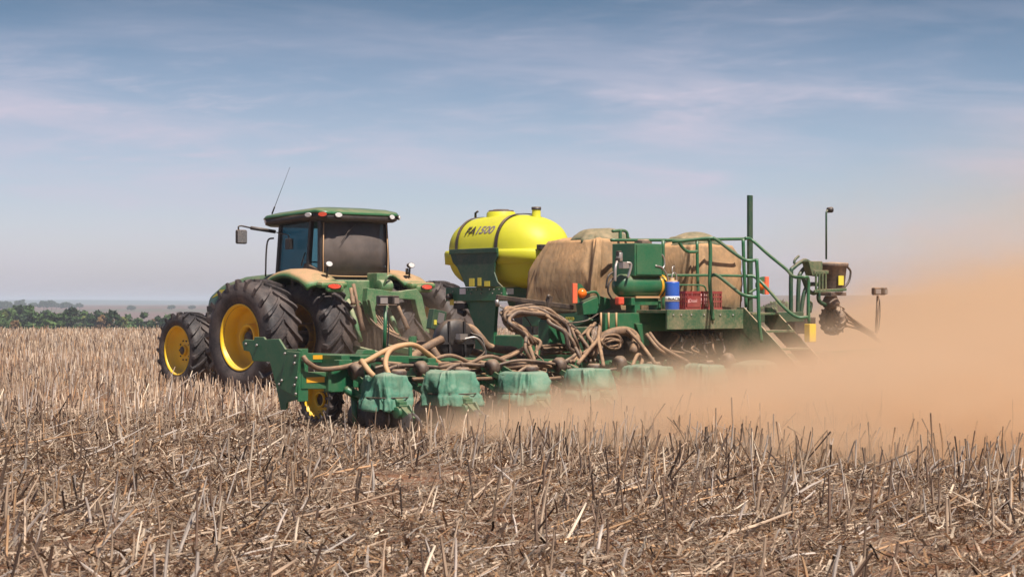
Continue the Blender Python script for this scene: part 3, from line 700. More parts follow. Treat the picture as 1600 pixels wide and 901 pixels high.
# fenders over the inner rear wheels
for s in (-1, 1):
    rings = []; NA = 14
    for i in range(NA+1):
        t = i/NA; an = math.radians(30+t*98); R_ = 1.20+0.03*math.sin(t*PI)
        y_, z_ = R_*math.cos(an), 1.02+R_*math.sin(an)
        if t > 0.8: z_ += 0.02; y_ -= 0.05*(t-.8)/.2
        xo = 1.50 if t > .15 else 1.40
        nv = Vector((0, math.cos(an), math.sin(an)))
        prof = [(0.80, 0.05), (1.0, 0.07), (1.25, 0.06), (1.43, 0.02), (xo, -0.06), (xo-0.03, -0.12), (1.40, -0.06), (1.2, -0.01), (0.80, -0.02)]
        rings.append([(s*x_, y_+nv.y*k_, z_+nv.z*k_) for x_, k_ in prof])
    fd = loft(rings, 'fender', M['fender'], tr)
    b = MB(); b.box((s*1.08, -1.03, 1.94), (0.40, 0.10, 0.15)); b.box((s*1.08, -0.95, 2.0), (0.62, 0.20, 0.12)); b.build('tail_housing', M['fender'], fd, 0.05)
    lamp(fd, (s*1.12, -1.075, 1.97), (s*0.1, -1, 0.15), 0.16, 0.055, M['redlens'], 'tail_light')
    b = MB(); b.tube([(s*1.0, -0.70, 2.15), (s*1.0, -0.72, 2.36)], 0.018, 6); b.build('lamp_stem', M['black'], fd)
    lamp(fd, (s*1.0, -0.76, 2.39), (0, -1, 0.1), 0.085, 0.055, M['white'])
# rear housing, lift arms, linkage
b = MB(); b.prism([(-0.75, 2.10), (0.62, 2.10), (0.50, 1.75), (0.36, 1.25), (-0.36, 1.25), (-0.55, 1.75)], -0.62, -0.30, 'y')
b.box((0, -0.45, 1.0), (0.60, 0.5, 0.7)); b.build('rear_housing', M['green_old'], tr, 0.03)
def plate(pts, t, name, mat, parent, y): 
    mb = MB(); mb.prism([(p_.x, p_.z) for p_ in [mp(a, c_, y=y) for a, c_ in pts]], y-t/2, y+t/2, 'y'); return mb.build(name, mat, parent, 0.01)
plate([(571, 450), (590, 452), (607, 455), (607, 466), (588, 466), (583, 480), (581, 505), (573, 490), (569, 470)], 0.14, 'lift_arm', M['green_old'], tr, -1.0)
plate([(600, 455), (622, 455), (648, 451), (656, 462), (662, 492), (668, 520), (660, 520), (650, 490), (645, 468), (612, 466)], 0.14, 'lift_arm', M['green_old'], tr, -1.0)
plate([(575, 468), (582, 472), (588, 503), (584, 508), (580, 490)], 0.08, 'lift_link', M['green_old'], tr, -1.15)
for a_, c_ in (((552, 443), (567, 516)), ((622, 478), (637, 514)), ((548, 450), (552, 475))):
    b = MB(); p, q = mp(*a_, y=-1.1), mp(*c_, y=-1.2); b.tube([p, p+(q-p)*.45, p+(q-p)*.55, p+(q-p)*.85, q], [0.035, 0.03, 0.05, 0.04, 0.06], 8); b.build('lift_rod', M['hose'], tr)
b = MB(); c = mp(600, 447, y=-0.9); b.cyl(c+Vector((-.14, 0, 0)), c+Vector((.14, 0, 0)), 0.12, n=16); b.box(c+Vector((0, 0.2, 0.08)), (0.26, 0.3, 0.34)); b.tube(smooth_path([c+Vector((-.1, -.1, 0)), c+Vector((-.06, -.18, .18)), c+Vector((.1, -.1, .2))], 4), 0.025, 6); b.build('lift_shaft', M['green_old'], tr, 0.02)
for i in range(7):
    b = MB(); sx_ = -0.25+i*0.09; b.tube(smooth_path([(sx_, -0.72, 1.7-0.04*i), (sx_*1.2, -1.3, 1.25-0.05*i), (sx_*0.8+0.1*random.uniform(-1, 1), -2.2, 0.95), (sx_*.5, -3.2, 0.95)], 5), 0.016, 6)
    b.build('hydraulic_line', M['hose' if i % 2 else 'hose_dark'], tr)
b = MB(); b.box((0, -1.05, 0.55), (0.35, 1.0, 0.12)); b.tube([(-0.45, -0.4, 0.7), (-0.48, -1.5, 0.62)], 0.06, 8); b.tube([(0.45, -0.4, 0.7), (0.48, -1.5, 0.62)], 0.06, 8); b.build('drawbar', M['green_old'], tr, 0.02)
for k in range(6):
    b = MB(); xx = -0.30+0.12*k; b.box((xx, -0.68, 1.52+.03*(k % 2)), (.09, .12, .11)); b.cyl((xx, -.72, 1.52), (xx, -.80, 1.50), .03, n=8); b.build('coupler', M['blackmetal' if k % 2 else 'hose'], tr, .01)
for sx in (-1, 1):
    b = MB(); b.tube([(sx*.42, -.55, 1.75), (sx*.46, -.85, 1.35), (sx*.48, -1.05, .95)], [.06, .05, .045], 10); b.build('lift_cylinder', M['green_old'], tr)
    b = MB(); b.beam((sx*.40, -.50, .85), (sx*.50, -1.55, .72), .09, .12); b.build('lower_link', M['green_old'], tr, .01)
b = MB(); b.beam((0, -.62, 1.35), (0.02, -1.55, 1.05), .07, .07); b.build('top_link', M['hose'], tr, .01)
b = MB(); b.cyl((0.46, 1.28, 1.6), (0.46, 1.28, 3.1), 0.06, n=12); b.build('exhaust', M['blackmetal'], tr)
b = MB(); c = mp(636, 419, y=-.7); b.tube([c-Vector((0, 0, .12)), c], 0.03, 6); b.build('lamp_stem', M['black'], tr)

# ------------------------------------------------------------------ seeder
PB = (0, -8.6, 0)
pl = thing('seeder', 'wide green row seeder hitched behind the tractor, with hoses, platform and wing toolbars', 'seeder', PB)
def barpx(name, a, c, y, wd, ht, mat='green', y2=None, bevel=0.01, parent=None):
    mb = MB(); mb.beam(mp(*a, y=y), mp(*c, y=y if y2 is None else y2), wd, ht); return mb.build(name, M[mat], parent or pl, bevel)
# toolbars: left wing, then the centre and right wing along the same line
tb_u = barpx('toolbar', (466, 558), (760, 566), -9.3, 0.12, 0.125)
tb_u2 = barpx('toolbar', (760, 566), (1040, 570), -9.3, 0.12, 0.125)
pL = mp(466, 594, y=-9.75)
b = MB(); b.beam(pL, mp(545, 594, y=-9.75), 0.14, 0.22); tb_l = b.build('toolbar', M['green'], pl, 0.01)
b = MB(); b.beam(mp(545, 597, y=-9.72), mp(800, 592, y=-9.72), 0.12, 0.14); b.build('toolbar', M['green'], pl, 0.01)
b = MB(); b.beam(mp(800, 592, y=-9.7), (7.6, -9.7, 0.70), 0.14, 0.16); b.build('toolbar', M['green'], pl, 0.01)
b = MB(); b.beam(mp(1040, 570, y=-9.3), (7.6, -9.3, 0.9), 0.12, 0.12); b.build('toolbar', M['green'], pl, 0.01)
def strip(px, py, wpx, hm, y, mat, parent, name='reflector'):
    a, c_ = mp(px-wpx/2, py, y=y), mp(px+wpx/2, py, y=y); mb = MB(); mb.box((a+c_)/2, ((c_-a).length, 0.006, hm)); return mb.build(name, M[mat], parent)
strip(503, 557.5, 28, 0.055, -9.364, 'amber', tb_u); strip(493, 593, 28, 0.07, -9.824, 'amber', tb_l)
strip(868, 568, 24, 0.06, -9.364, 'amber', tb_u2)
strip(1000, 571, 20, 0.05, -9.364, 'amber', tb_u2)
# end plate of the left wing
xe = mp(466, 590, y=-9.75).x
def px_plate(pts, x, t, name, mat, parent):
    mb = MB(); P_ = [mp(a, c_, x=x) for a, c_ in pts]
    mb.prism([(p_.y, p_.z) for p_ in P_], x-t/2, x+t/2, 'x'); return mb.build(name, M[mat], parent, 0.008)
ep = px_plate([(380, 534), (384, 530), (398, 531), (399, 526), (413, 526), (416, 530), (437, 529), (447, 545), (471, 546), (465, 624), (450, 628), (448, 640), (440, 640), (433, 605), (423, 565), (396, 564), (394, 556), (391, 549), (382, 547)], xe-0.02, 0.035, 'end_plate', 'green', pl)
px_plate([(449, 548), (469, 550), (463, 620), (438, 606)], xe-0.055, 0.03, 'end_gusset', 'green', ep)
b = MB(); y0 = mp(469, 590, x=xe).y; b.box((xe+0.04, y0, (mp(470, 547, x=xe).z+mp(465, 624, x=xe).z)/2), (0.16, 0.03, 0.68)); b.build('end_flange', M['green'], ep, 0.006)
for a_, c_ in ((385, 537), (402, 539), (446, 552), (461, 567), (441, 594), (461, 601), (437, 600), (462, 556), (464, 590), (463, 615)):
    b = MB(); c0 = mp(a_, c_, x=xe-(0.04 if a_ < 430 else 0.072)); b.cyl(c0, c0+Vector((-.02, 0, 0)), 0.018, n=7); b.build('bolt', M['steel'], ep)
# brackets between the bars
for (p_, q_) in (((520, 574), 0.45), ((549, 575), 0.5), ((655, 578), 0.5), ((770, 580), 0.5), ((880, 580), 0.5), ((1040, 585), .5)):
    c = mp(p_[0], p_[1], y=-9.5); b = MB(); b.box(c+Vector((0, 0, 0.02)), (0.14, 0.55, 0.30)); b.box(c+Vector((0, -0.22, -0.06)), (0.22, 0.12, 0.34)); b.build('bar_clamp', M['green'], pl, 0.01)
b = MB(); b.prism([(p_.x, p_.z) for p_ in [mp(a, c_, y=-9.2) for a, c_ in ((558, 553), (562, 546), (578, 546), (582, 553))]], -9.3, -9.15, 'y'); b.build('bar_stop', M['green'], pl, 0.005)
b = MB(); b.box(mp(529, 594, y=-9.8), (0.42, 0.10, 0.30)); b.box(mp(513, 595, y=-9.84), (0.05, 0.08, 0.27)); b.build('wing_bracket', M['green'], pl, 0.01)
# gauge wheel under the left wing end
cw = mp(500, 634, x=-7.42)
wheel(pl, -7.36, cw.y+.04, 0.36, 0.38, 0.22, 0.25, -1, 16, dish='deep', name='transport_wheel', lugh=0.03, lugw=0.03)
b = MB(); b.beam((-7.30, cw.y, 0.36), (-7.2, -9.6, 0.75), 0.08, 0.10); b.box((-7.22, -9.62, 0.62), (0.12, 0.14, 0.6)); b.build('wheel_leg', M['green_dark'], pl, 0.01)
b = MB(); b.tube([mp(553, 612, y=-9.9), mp(556, 680, y=-9.9)], [.05, .03], 8); b.build('tine', M['green'], pl)
b = MB(); b.tube([mp(540, 608, y=-9.95), mp(560, 622, y=-9.95)], 0.05, 8); b.build('tine', M['green'], pl)
# cloth draped over a boxy shape
def cloth(name, mat, parent, c, wd, dp, z0, z1, seed, pleat=0.02, top=0.86, ex=4.0, prof=None, hem=0.04, na=72, nr=16, lump=0.03, skew=(0, 0), topz=0.03):
    V_ = []; F_ = []
    def disp(a, t):
        q = noise.noise(Vector((math.cos(a)*2.2, math.sin(a)*2.2, t*1.2+seed*7.3)))
        f1 = math.sin(a*7+seed*3+2.5*q)*0.5+math.sin(a*13+seed*5+4*q+t*1.5)*0.35
        q2 = noise.noise(Vector((math.cos(a)*4.5+seed, math.sin(a)*4.5, t*3.1))); q3 = abs(noise.noise(Vector((math.cos(a)*3.1, math.sin(a)*3.1+seed, t*1.1+0.5*math.sin(a*2+seed)))))
        return f1*pleat*(0.25+0.9*(1-t))+q*lump+q2*lump*0.25+(0.55-math.sqrt(q3+0.02)*1.3)*lump*0.9
    for j in range(nr+1):
        t = j/nr; sc = prof(t) if prof else (1-(1-top)*t**3)
        for k in range(na):
            a = 2*PI*k/na; c1_, s1_ = math.cos(a), math.sin(a)
            r = 1+disp(a, t)*2/((wd+dp)/2)
            x_ = math.copysign(abs(c1_)**(2/ex), c1_)*wd/2*sc*r+c[0]+skew[0]*t
            y_ = math.copysign(abs(s1_)**(2/ex), s1_)*dp/2*sc*r+c[1]+skew[1]*t
            z_ = z0+(z1-z0)*t
            if j == 0: z_ += hem*noise.noise(Vector((c1_*3, s1_*3, seed)))*1.6
            V_.append((x_, y_, z_))
    last = V_[-na:]; cxm = sum(v[0] for v in last)/na; cym = sum(v[1] for v in last)/na; nc = 5
    for j in range(1, nc+1):
        s_ = 1-j/(nc+0.01)
        for k, v in enumerate(last):
            x_ = cxm+(v[0]-cxm)*s_; y_ = cym+(v[1]-cym)*s_
            V_.append((x_, y_, v[2]+topz*(1-s_**2)+lump*0.7*noise.noise(Vector((x_*3, y_*3, seed)))))
    tot = nr+nc
    F_ = [(i*na+k, i*na+(k+1) % na, (i+1)*na+(k+1) % na, (i+1)*na+k) for i in range(tot) for k in range(na)]
    mb = MB(); mb.add(V_, F_, True); o = mb.build(name, mat, parent)
    sd = o.modifiers.new('thick', 'SOLIDIFY'); sd.thickness = 0.006
    return o
# row units
unit_px = [603, 706, 817, 921, 1015, 1100]
uy = -10.45; ux = [mp(p_, 600, y=uy).x for p_ in unit_px]
ux += [ux[-1]+1.22*k for k in (1, 2, 3)]
for i, x in enumerate(ux):
    e = bpy.data.objects.new('row_unit', None); COL.objects.link(e); e.parent = pl; e.location = Vector((x, uy+0.35, 0))-Vector(PB); OFFS[e.name] = Vector((x, uy+0.35, 0))
    s = 0.84 if i == 0 else 1.0; ww, dd = (0.62+0.05*math.sin(i*2.3))*s, (0.60+0.05*math.cos(i*3.1))*s; dz = [0.0, 0.015, -0.02, 0.0, 0.01, 0, 0, 0, 0][i]
    zt_ = 0.735+dz; zb_ = 0.29+dz
    pf = lambda t, i=i: (1.0-0.05*math.exp(-((t-.37)/.05)**2)) * (1-0.12*t**6) * (1.02-0.05*t)
    cloth('row_cover', M['cover'], e, (x, uy), ww, dd, zb_, zt_, i+1.3, pleat=0.020*s, prof=pf, hem=0.03, lump=0.066, ex=3.8, nr=22, skew=(0.03+0.04*math.sin(i*4.1), 0.04), na=96, topz=0.03)
    b = MB(); rg = [(x+math.copysign(abs(math.cos(a))**(2/3.2), math.cos(a))*ww/2*0.965+.01, uy+.01+math.copysign(abs(math.sin(a))**(2/3.2), math.sin(a))*dd/2*0.965, zb_+0.37*(zt_-zb_)) for a in [2*PI*k/40 for k in range(41)]]
    b.tube(rg, 0.009, 5, False); b.build('cover_cord', M['black'], e)
    for sx in (-1, 1):
        for z0_, z1_ in ((0.78, 0.62), (0.58, 0.42)):
            b = MB(); b.beam((x+sx*0.17*s, -9.80, z0_), (x+sx*0.17*s, -10.24, z1_), 0.03, 0.075); b.build('parallel_arm', M['green'], e, 0.006)
        b = MB(); b.box((x+sx*0.17*s, -10.25, 0.50), (0.05, 0.07, 0.38)); b.build('arm_post', M['green'], e, 0.006)
        b = MB(); c_ = Vector((x+sx*0.10, -10.38, 0.19)); b.lathe([(-.045, 0.02), (-.05, 0.14), (-.04, 0.19), (0, 0.20), (.04, 0.19), (.05, 0.14), (.045, 0.02)], c_, (1, 0, 0), 28); b.build('gauge_wheel', M['rubber'], e)
        b = MB(); c_ = Vector((x+sx*0.06, -10.92, 0.13)); b.lathe([(-.018, 0.02), (-.022, 0.11), (-.012, 0.145), (.012, 0.145), (.022, 0.11), (.018, 0.02)], c_, (1, sx*0.15, sx*0.3), 24); b.build('closing_wheel', M['rubber'], e)
    b = MB(); b.lathe([(-.006, 0.01), (-.006, 0.215), (.006, 0.215), (.006, 0.01)], (x, -10.30, 0.17), (1, 0.06, 0), 32); b.build('opener_disc', M['steel'], e)
    b = MB(); b.lathe([(-.006, 0.01), (-.006, 0.20), (.006, 0.20), (.006, 0.01)], (x-0.06, -9.95, 0.18), (1, 0.06, 0), 32); b.build('cutting_disc', M['blackmetal'], e)
    b = MB(); b.box((x, -9.95, 0.48), (0.06, 0.07, 0.5)); b.box((x, -10.55, 0.33), (0.12, 0.5, 0.16)); b.beam((x, -10.7, 0.36), (x, -10.98, 0.17), 0.10, 0.10)
    b.cyl((x-0.09, -10.76, 0.27), (x+0.09, -10.76, 0.27), 0.075, n=16); b.cyl((x-.06, -10.70, 0.40), (x+.06, -10.70, 0.40), 0.05, n=14)
    for k in range(4): b.tube([(x-0.08, -10.72-0.03*k, 0.25+0.035*k), (x+0.1, -10.72-0.03*k, 0.25+0.035*k)], 0.012, 6)
    b.beam((x+.05, -10.85, 0.36), (x+.05, -10.97, 0.20), 0.03, 0.05)
    b.build('closing_frame', M['green'], e, 0.006)
    b = MB(); b.lathe([(-.07, .02), (-.07, .10), (.0, .12), (.07, .10), (.07, .02)], (x-0.14*s, -9.98, 0.78), (1, -0.2, 0.3), 20); b.build('seed_cup', M['hose_dark'], e)
    b = MB(); b.lathe([(0, .02), (0, .11), (.10, .12), (.13, .09), (.13, .02)], (x+0.62, -9.95, 0.66), (0, 0, 1), 20); b.tube([(x+.62, -9.95, .8), (x+.62, -9.95, .86)], .015, 6); b.build('air_cup', M['hose_dark'], e)
# hoses
def hose(pts, r, mat='hose', name='hose', n=7, jig=1.6):
    P_ = []
    hr = random.Random(int(pts[0][0]*7+pts[0][1]*13+pts[-1][0]*3)); nlen = len(pts)
    for j_, q in enumerate(pts):
        w_ = jig if 0 < j_ < nlen-1 else 0
        P_.append(mp(q[0]+hr.uniform(-w_, w_), q[1]+hr.uniform(-w_, w_), y=q[2]+hr.uniform(-w_, w_)*0.03))
    mb = MB(); mb.tube(smooth_path(P_, 6), r, n); return mb.build(name, M[mat], pl)
hose([(474, 557, -9.85), (482, 566, -9.9), (500, 575, -9.9), (530, 575, -9.9), (560, 569, -9.85), (585, 562, -9.8), (600, 562, -9.9)], 0.034)
hose([(563, 566, -10.2), (574, 562, -10.1), (600, 548, -9.9), (625, 538, -9.8), (650, 540, -9.7), (672, 556, -9.6), (700, 572, -9.6), (735, 584, -9.6), (770, 584, -9.5)], 0.034, 'hose_tan')
hose([(584, 587, -10.45), (575, 578, -10.35), (565, 563, -10.2)], 0.036, 'hose_tan')
hose([(609, 588, -10.4), (603, 570, -10.3), (607, 552, -10.1), (622, 541, -9.9), (645, 538, -9.8), (668, 550, -9.7), (690, 569, -9.6), (720, 581, -9.6)], 0.034, 'hose_tan')
for k in range(10):
    r_ = random.Random(k); y_ = -9.4-0.05*k; a = 575+k*22
    hose([(a, 570+r_.uniform(-6, 10), y_), (a+40, 562+r_.uniform(-8, 12), y_-.1), (a+90, 576+r_.uniform(-10, 8), y_-.1), (a+140, 572+r_.uniform(-8, 12), y_), (a+190, 584+r_.uniform(-8, 4), y_-.2)], 0.022+0.006*(k % 3), 'hose' if k % 3 else 'hose_dark')
for a, c_ in ((610, 600), (705, 700), (820, 800)):
    hose([(a+35, 592, -10.1), (a+70, 590, -10.0), (a+100, 585, -9.95), (a+125, 588, -10.1)], 0.026)
    hose([(a-20, 590, -10.0), (a+5, 572, -9.95), (a+40, 570, -9.9), (a+75, 574, -9.9)], 0.026, 'hose_dark')
# fat fan hoses
hose([(726, 511, -8.6), (738, 513, -8.6), (750, 528, -8.7), (765, 543, -8.8), (785, 545, -8.9), (802, 549, -9.0), (818, 560, -9.1)], 0.062, 'hose')
hose([(728, 546, -8.6), (745, 549, -8.6), (765, 555, -8.7), (785, 562, -8.8)], 0.055, 'hose')
hose([(640, 562, -8.8), (655, 552, -8.7), (670, 540, -8.7), (690, 530, -8.7)], 0.065, 'hose')
hose([(690, 565, -8.9), (682, 555, -8.8), (676, 545, -8.8)], 0.055, 'hose')
# big bundle sweeping from the arm down to the units
for k in range(9):
    r_ = random.Random(50+k); o = k*3.2; oy = -0.05*k
    hose([(838+r_.uniform(-3, 3), 548+o*1.1, -9.3+oy), (842-o*.8, 538+r_.uniform(-3, 4), -9.2+oy), (826-o*.4, 522+r_.uniform(-4, 3), -9.15+oy), (805-o*.2, 510, -9.1+oy), (790+o*.1, 498+r_.uniform(-3, 3), -9.05+oy), (788+o*.8, 486+o*.25, -9.0+oy), (806+o, 480+o*.4, -9.0+oy), (836+o*.6, 480+o*.5, -9.0+oy), (862, 487+o*.6, -9.05+oy), (886-o*.3, 502+o*.7, -9.1+oy), (905-o*.7, 520+o*.8, -9.2+oy), (920-o, 545+o*.4, -9.3+oy), (935-o*2, 565, -9.5+oy)][0 if k % 2 else 1:13], 0.024+0.004*(k % 3), 'hose' if k % 4 else 'hose_dark', jig=5.0)
for k in range(7):
    r_ = random.Random(80+k)
    hose([(835-k*6, 535+k*3, -9.25), (815-k*7, 548+k*3, -9.35), (790-k*8, 560+k*2, -9.45), (760-k*7, 575+k*1.5, -9.55), (735-k*10, 583, -9.7)][:4 if k % 2 else 5], 0.028, 'hose')
for k in range(5):
    hose([(845, 541+k*3.2, -9.1), (865, 540+k*3.2, -9.1), (885, 538+k*3.4, -9.1), (905, 540+k*3, -9.1)], 0.02, 'hose')
for (pts) in ([(938, 508, -9.4), (934, 528, -9.6), (920, 548, -9.9), (903, 568, -10.3)], [(938, 506, -9.4), (936, 530, -9.6), (940, 550, -9.9), (943, 572, -10.2)], [(930, 505, -9.3), (918, 522, -9.4), (925, 540, -9.6), (912, 552, -9.9)],
              [(925, 508, -9.3), (905, 530, -9.3), (898, 545, -9.4)], [(980, 515, -9.6), (998, 530, -9.8), (1010, 550, -10.1), (1025, 570, -10.3)], [(1015, 520, -9.8), (1030, 538, -10), (1050, 552, -10.1), (1075, 565, -10.2)], [(1010, 522, -9.8), (1027, 543, -10), (1045, 556, -10.1), (1080, 570, -10.2)],
              [(988, 572, -10.3), (995, 555, -10), (1003, 562, -10), (1000, 575, -10.2)]):
    hose(pts, 0.030)
hose([(925, 556, -9.6), (938, 532, -9.5), (955, 520, -9.5), (978, 517, -9.5), (992, 530, -9.6), (990, 550, -9.8)], 0.075, 'hose')
for k in range(6):
    r_ = random.Random(140+k); cx_, cy_ = 955+r_.uniform(-3, 3), 535+r_.uniform(-2, 3); pts = []
    for j in range(9):
        a = j*2*PI/8+k; pts.append((cx_+(16-k)*math.cos(a)*1.0, cy_+(11-k)*math.sin(a), -9.62-0.02*k))
    hose(pts, 0.017, 'hose', 'coiled_hose', 6)
for k in range(6):
    r_ = random.Random(200+k)
    hose([(1050+k*14, 520, -9.6), (1060+k*13, 532+r_.uniform(-6, 6), -9.8), (1048+k*17, 545, -9.9), (1070+k*12, 552, -9.9)], 0.018, 'hose_dark' if k % 2 else 'hose')
# cable lines
for pts, r_ in (([(790, 486, -8.9), (800, 500, -9), (812, 520, -9.1), (830, 545, -9.3), (850, 565, -9.7), (866, 590, -10)], 0.009), ([(800, 482, -9), (825, 500, -9.1), (832, 530, -9.2), (820, 560, -9.4), (862, 600, -10.1)], 0.009), ([(845, 498, -9.2), (880, 505, -9.3), (915, 500, -9.4), (935, 490, -9.5)], 0.012), ([(735, 520, -8.7), (752, 530, -8.8), (757, 550, -8.9), (745, 560, -9)], 0.014)):
    hose(pts, r_, 'blackmetal', 'cable', 5)
# blower on the wing
c = mp(710, 531, y=-8.55)
b = MB(); b.lathe([(-.13, .03), (-.13, .27), (-.10, .305), (.06, .305), (.09, .28), (.10, .12), (.10, .01)], c, (-0.25, -0.97, 0.05), 40)
bl = b.build('blower', M['black'], pl); b = MB()
nrm = Vector((-0.25, -0.97, 0.05)).normalized(); u_ = nrm.cross(Vector((0, 0, 1))).normalized(); v_ = u_.cross(nrm); cf = c+nrm*0.115
for k in (-.11, .14): b.beam(cf+u_*k-v_*0.27, cf+u_*k+v_*0.27, 0.03, 0.035, up=nrm)
b.beam(cf-u_*.27-v_*.05, cf+u_*.27-v_*.05, 0.03, 0.035, up=nrm); b.build('blower_rib', M['black'], bl)
b = MB(); b.cyl(cf, cf+nrm*0.14, 0.06, 0.05, 12); b.box(cf+nrm*.12+v_*.04, (.14, .1, .08)); b.tube(smooth_path([cf+nrm*.14, cf+nrm*.2+u_*-.2+v_*.02, cf+nrm*.15-u_*.36-v_*.15, cf+nrm*.1-u_*.38-v_*.35], 5), 0.018, 6)
b.build('blower_motor', M['steel'], bl)
b = MB(); b.tube([mp(722, 507, y=-8.6), mp(731, 511, y=-8.6)], 0.055, 12); b.build('hose_clamp', M['steel'], bl)
b = MB(); b.box(c+Vector((0, 0, -.42)), (.25, .2, .3)); b.build('blower_stand', M['green'], bl, .01)
# light posts
def lightpost(px, ytop, ybot, y, mt='green', m2='steel'):
    p, q = mp(px-2, ybot, y=y), mp(px+1, ytop, y=y); mb = MB(); mb.tube([p, q], 0.027, 8); o = mb.build('light_post', M[mt], pl)
    mb = MB(); mb.tube(smooth_path([p+Vector((.03, -.03, .05)), (p+q)/2+Vector((.04, -.03, 0)), q+Vector((0, -.03, -.05))], 4), 0.01, 5); mb.build('light_cable', M['black'], o)
    mb = MB(); mb.beam(q+Vector((-.14, 0, .02)), q+Vector((.18, 0, .02)), .04, .02); mb.build('light_bracket', M['steel'], o)
    for s in (-1, 1):
        c_ = q+Vector((s*.10+.01, -.03, .085)); rot = Matrix.Rotation(s*0.25, 3, 'Z'); mb = MB(); mb.box(c_, (.15, .10, .12), rot); l_ = mb.build('work_lamp', M['black' if mt == 'green' else 'hose'], o, .015)
        mb = MB(); mb.box(c_+rot @ Vector((0, -.055, -.01)), (.11, .012, .08), rot); mb.build('lens', M['steel'], l_)
lightpost(602, 478, 552, -9.0); lightpost(1371, 462, 520, -9.0, 'hose', 'hose')  # right post tan: the veil of airborne dust put into its colour
b = MB(); b.beam(mp(641, 574, y=-9.3), mp(641, 527, y=-9.3), .05, .03, up=(0, 1, 0)); b.box(mp(645, 530, y=-9.3), (.1, .05, .09)); b.build('hose_guide', M['green'], pl, .005)
# small control box near the fan
c = mp(682, 500, y=-8.0); b = MB(); b.box(c, (.26, .12, .30), Matrix.Rotation(.2, 3, 'Y')); cb = b.build('control_box', M['green_dark'], pl, .01)
b = MB(); b.box(c+Vector((.03, -.065, .03)), (.12, .01, .16), Matrix.Rotation(.2, 3, 'Y')); b.build('display', M['steel'], cb); b = MB(); b.box(c+Vector((-.08, -.065, -.03)), (.05, .01, .07)); b.build('sticker', M['sticker'], cb)
b = MB(); b.tube([c+Vector((0, 0, -.1)), c+Vector((-.1, 0, -.75))], .03, 6); b.build('box_post', M['green'], cb)
# tongue and tank frame
b = MB(); b.beam((0, -1.5, 0.55), (0, -8.8, 0.75), 0.30, 0.25); b.build('tongue', M['green'], pl, .02)
xt = -0.62
fr = MB(); a0 = mp(698, 460, x=xt); a1 = mp(742, 460, x=xt)
yF, yR = mp(700, 460, x=xt).y, mp(786, 460, x=xt).y
zt_ = 1.94; zb_ = 1.70
for sx in (-1, 1): fr.box((sx*abs(xt), (yF+yR)/2, (zt_+zb_)/2), (0.06, abs(yF-yR), zt_-zb_))
fr.box((0, yR, (zt_+zb_)/2), (1.3, 0.06, zt_-zb_)); fr.box((0, yF, (zt_+zb_)/2), (1.3, 0.06, zt_-zb_))
fo = fr.build('tank_frame', M['green'], pl, .01)
b = MB()
for (a_, c_) in ((731, 452), (738, 452), (745, 452), (752, 452), (765, 452), (772, 452), (780, 452), (736, 458), (752, 458), (770, 458), (708, 455), (784, 458)):
    q = mp(a_, c_, x=xt-.035); b.cyl(q, q+Vector((-.012, 0, 0)), .012, n=6)
b.build('bolts', M['steel'], fo)
for a_, c_, mt, w_ in ((723, 455, 'white', .16), (706, 472, 'sticker', .1)):
    q = mp(a_, c_, x=xt-.036); b = MB(); b.box(q, (.006, w_, .10)); b.build('sticker', M[mt], fo)
q = mp(797, 455, y=yR-.036); b = MB(); b.box(q, (.16, .006, .10)); b.build('sticker', M['white'], fo)
for sx in (-1, 1):
    b = MB(); yl = (yF+yR)/2+.1
    b.prism([(yl-.55, 1.70), (yl+.25, 1.70), (yl+.0, 1.25), (yl+.0, .75), (yl-.5, .75), (yl-.5, 1.25)], sx*.5-.04, sx*.5+.04, 'x'); b.build('frame_leg', M['green'], pl, .01)
b = MB(); b.box((0.0, yR-.35, 1.3), (.9, .5, .9)); b.build('pump_housing', M['black'], pl, .04)
b = MB(); b.box((-.2, yR-.5, .95), (1.5, .7, .35)); b.build('frame_base', M['green'], pl, .02)
b = MB(); q = mp(722, 487, x=-.5); b.tube([mp(718, 474, x=-.55), mp(719, 487, x=-.55), mp(726, 490, x=-.55)], .06, 8); b.box(mp(721, 478, x=-.55), (.12, .3, .1)); b.build('valve', M['black'], pl, .01)
b = MB(); b.tube([mp(704, 463, x=-.7), mp(700, 464, x=-.7)], .06, 8); b.build('valve', M['black'], fo)
# yellow liquid tank
tyc = (mp(704, 390, x=-.3).y+mp(868, 390, x=0.0).y)/2
tk = thing('liquid_tank', 'yellow oval liquid tank with dark straps and green cradle, behind the tractor', 'tank', (0, tyc, 1.93))
TR = 0.68; zc = 2.55; Hl = 1.25
def tprof(t): return TR*(max(0.0, 1-abs(t)**3.3))**(1/2.2)
def rs(a): return (abs(math.sin(a))**2.5+abs(math.cos(a))**2.5)**(-1/2.5)
def tring(y, sc=1.0, n=56):
    t = (y-tyc)/Hl; r = max(tprof(t), 0.004)*sc
    return [(r*rs(2*PI*k/n)*math.sin(2*PI*k/n), y, zc+r*rs(2*PI*k/n)*0.95*math.cos(2*PI*k/n)) for k in range(n)]
ysr = [tyc+Hl*math.sin(PI/2*(-1+2*i/36)) for i in range(37)]
rings = []
for y_ in ysr:
    t = (y_-tyc)/Hl; step = 1+0.018*float(sstep(np.array((0.05-t)/0.05)))-0.0
    if abs(t-0.12) < .05: step += .012
    rings.append(tring(y_, step))
tb = loft(rings, 'tank_shell', M['tank'], tk)
def hring(sc_o, z, n=64):
    pts = []
    for k in range(n):
        a = 2*PI*k/n; c_, s_ = math.cos(a), math.sin(a)
        pts.append(((TR+sc_o)*math.copysign(abs(c_)**(2/2.75), c_), tyc+(Hl+sc_o-.02)*math.copysign(abs(s_)**(2/2.75), s_), z))
    return pts
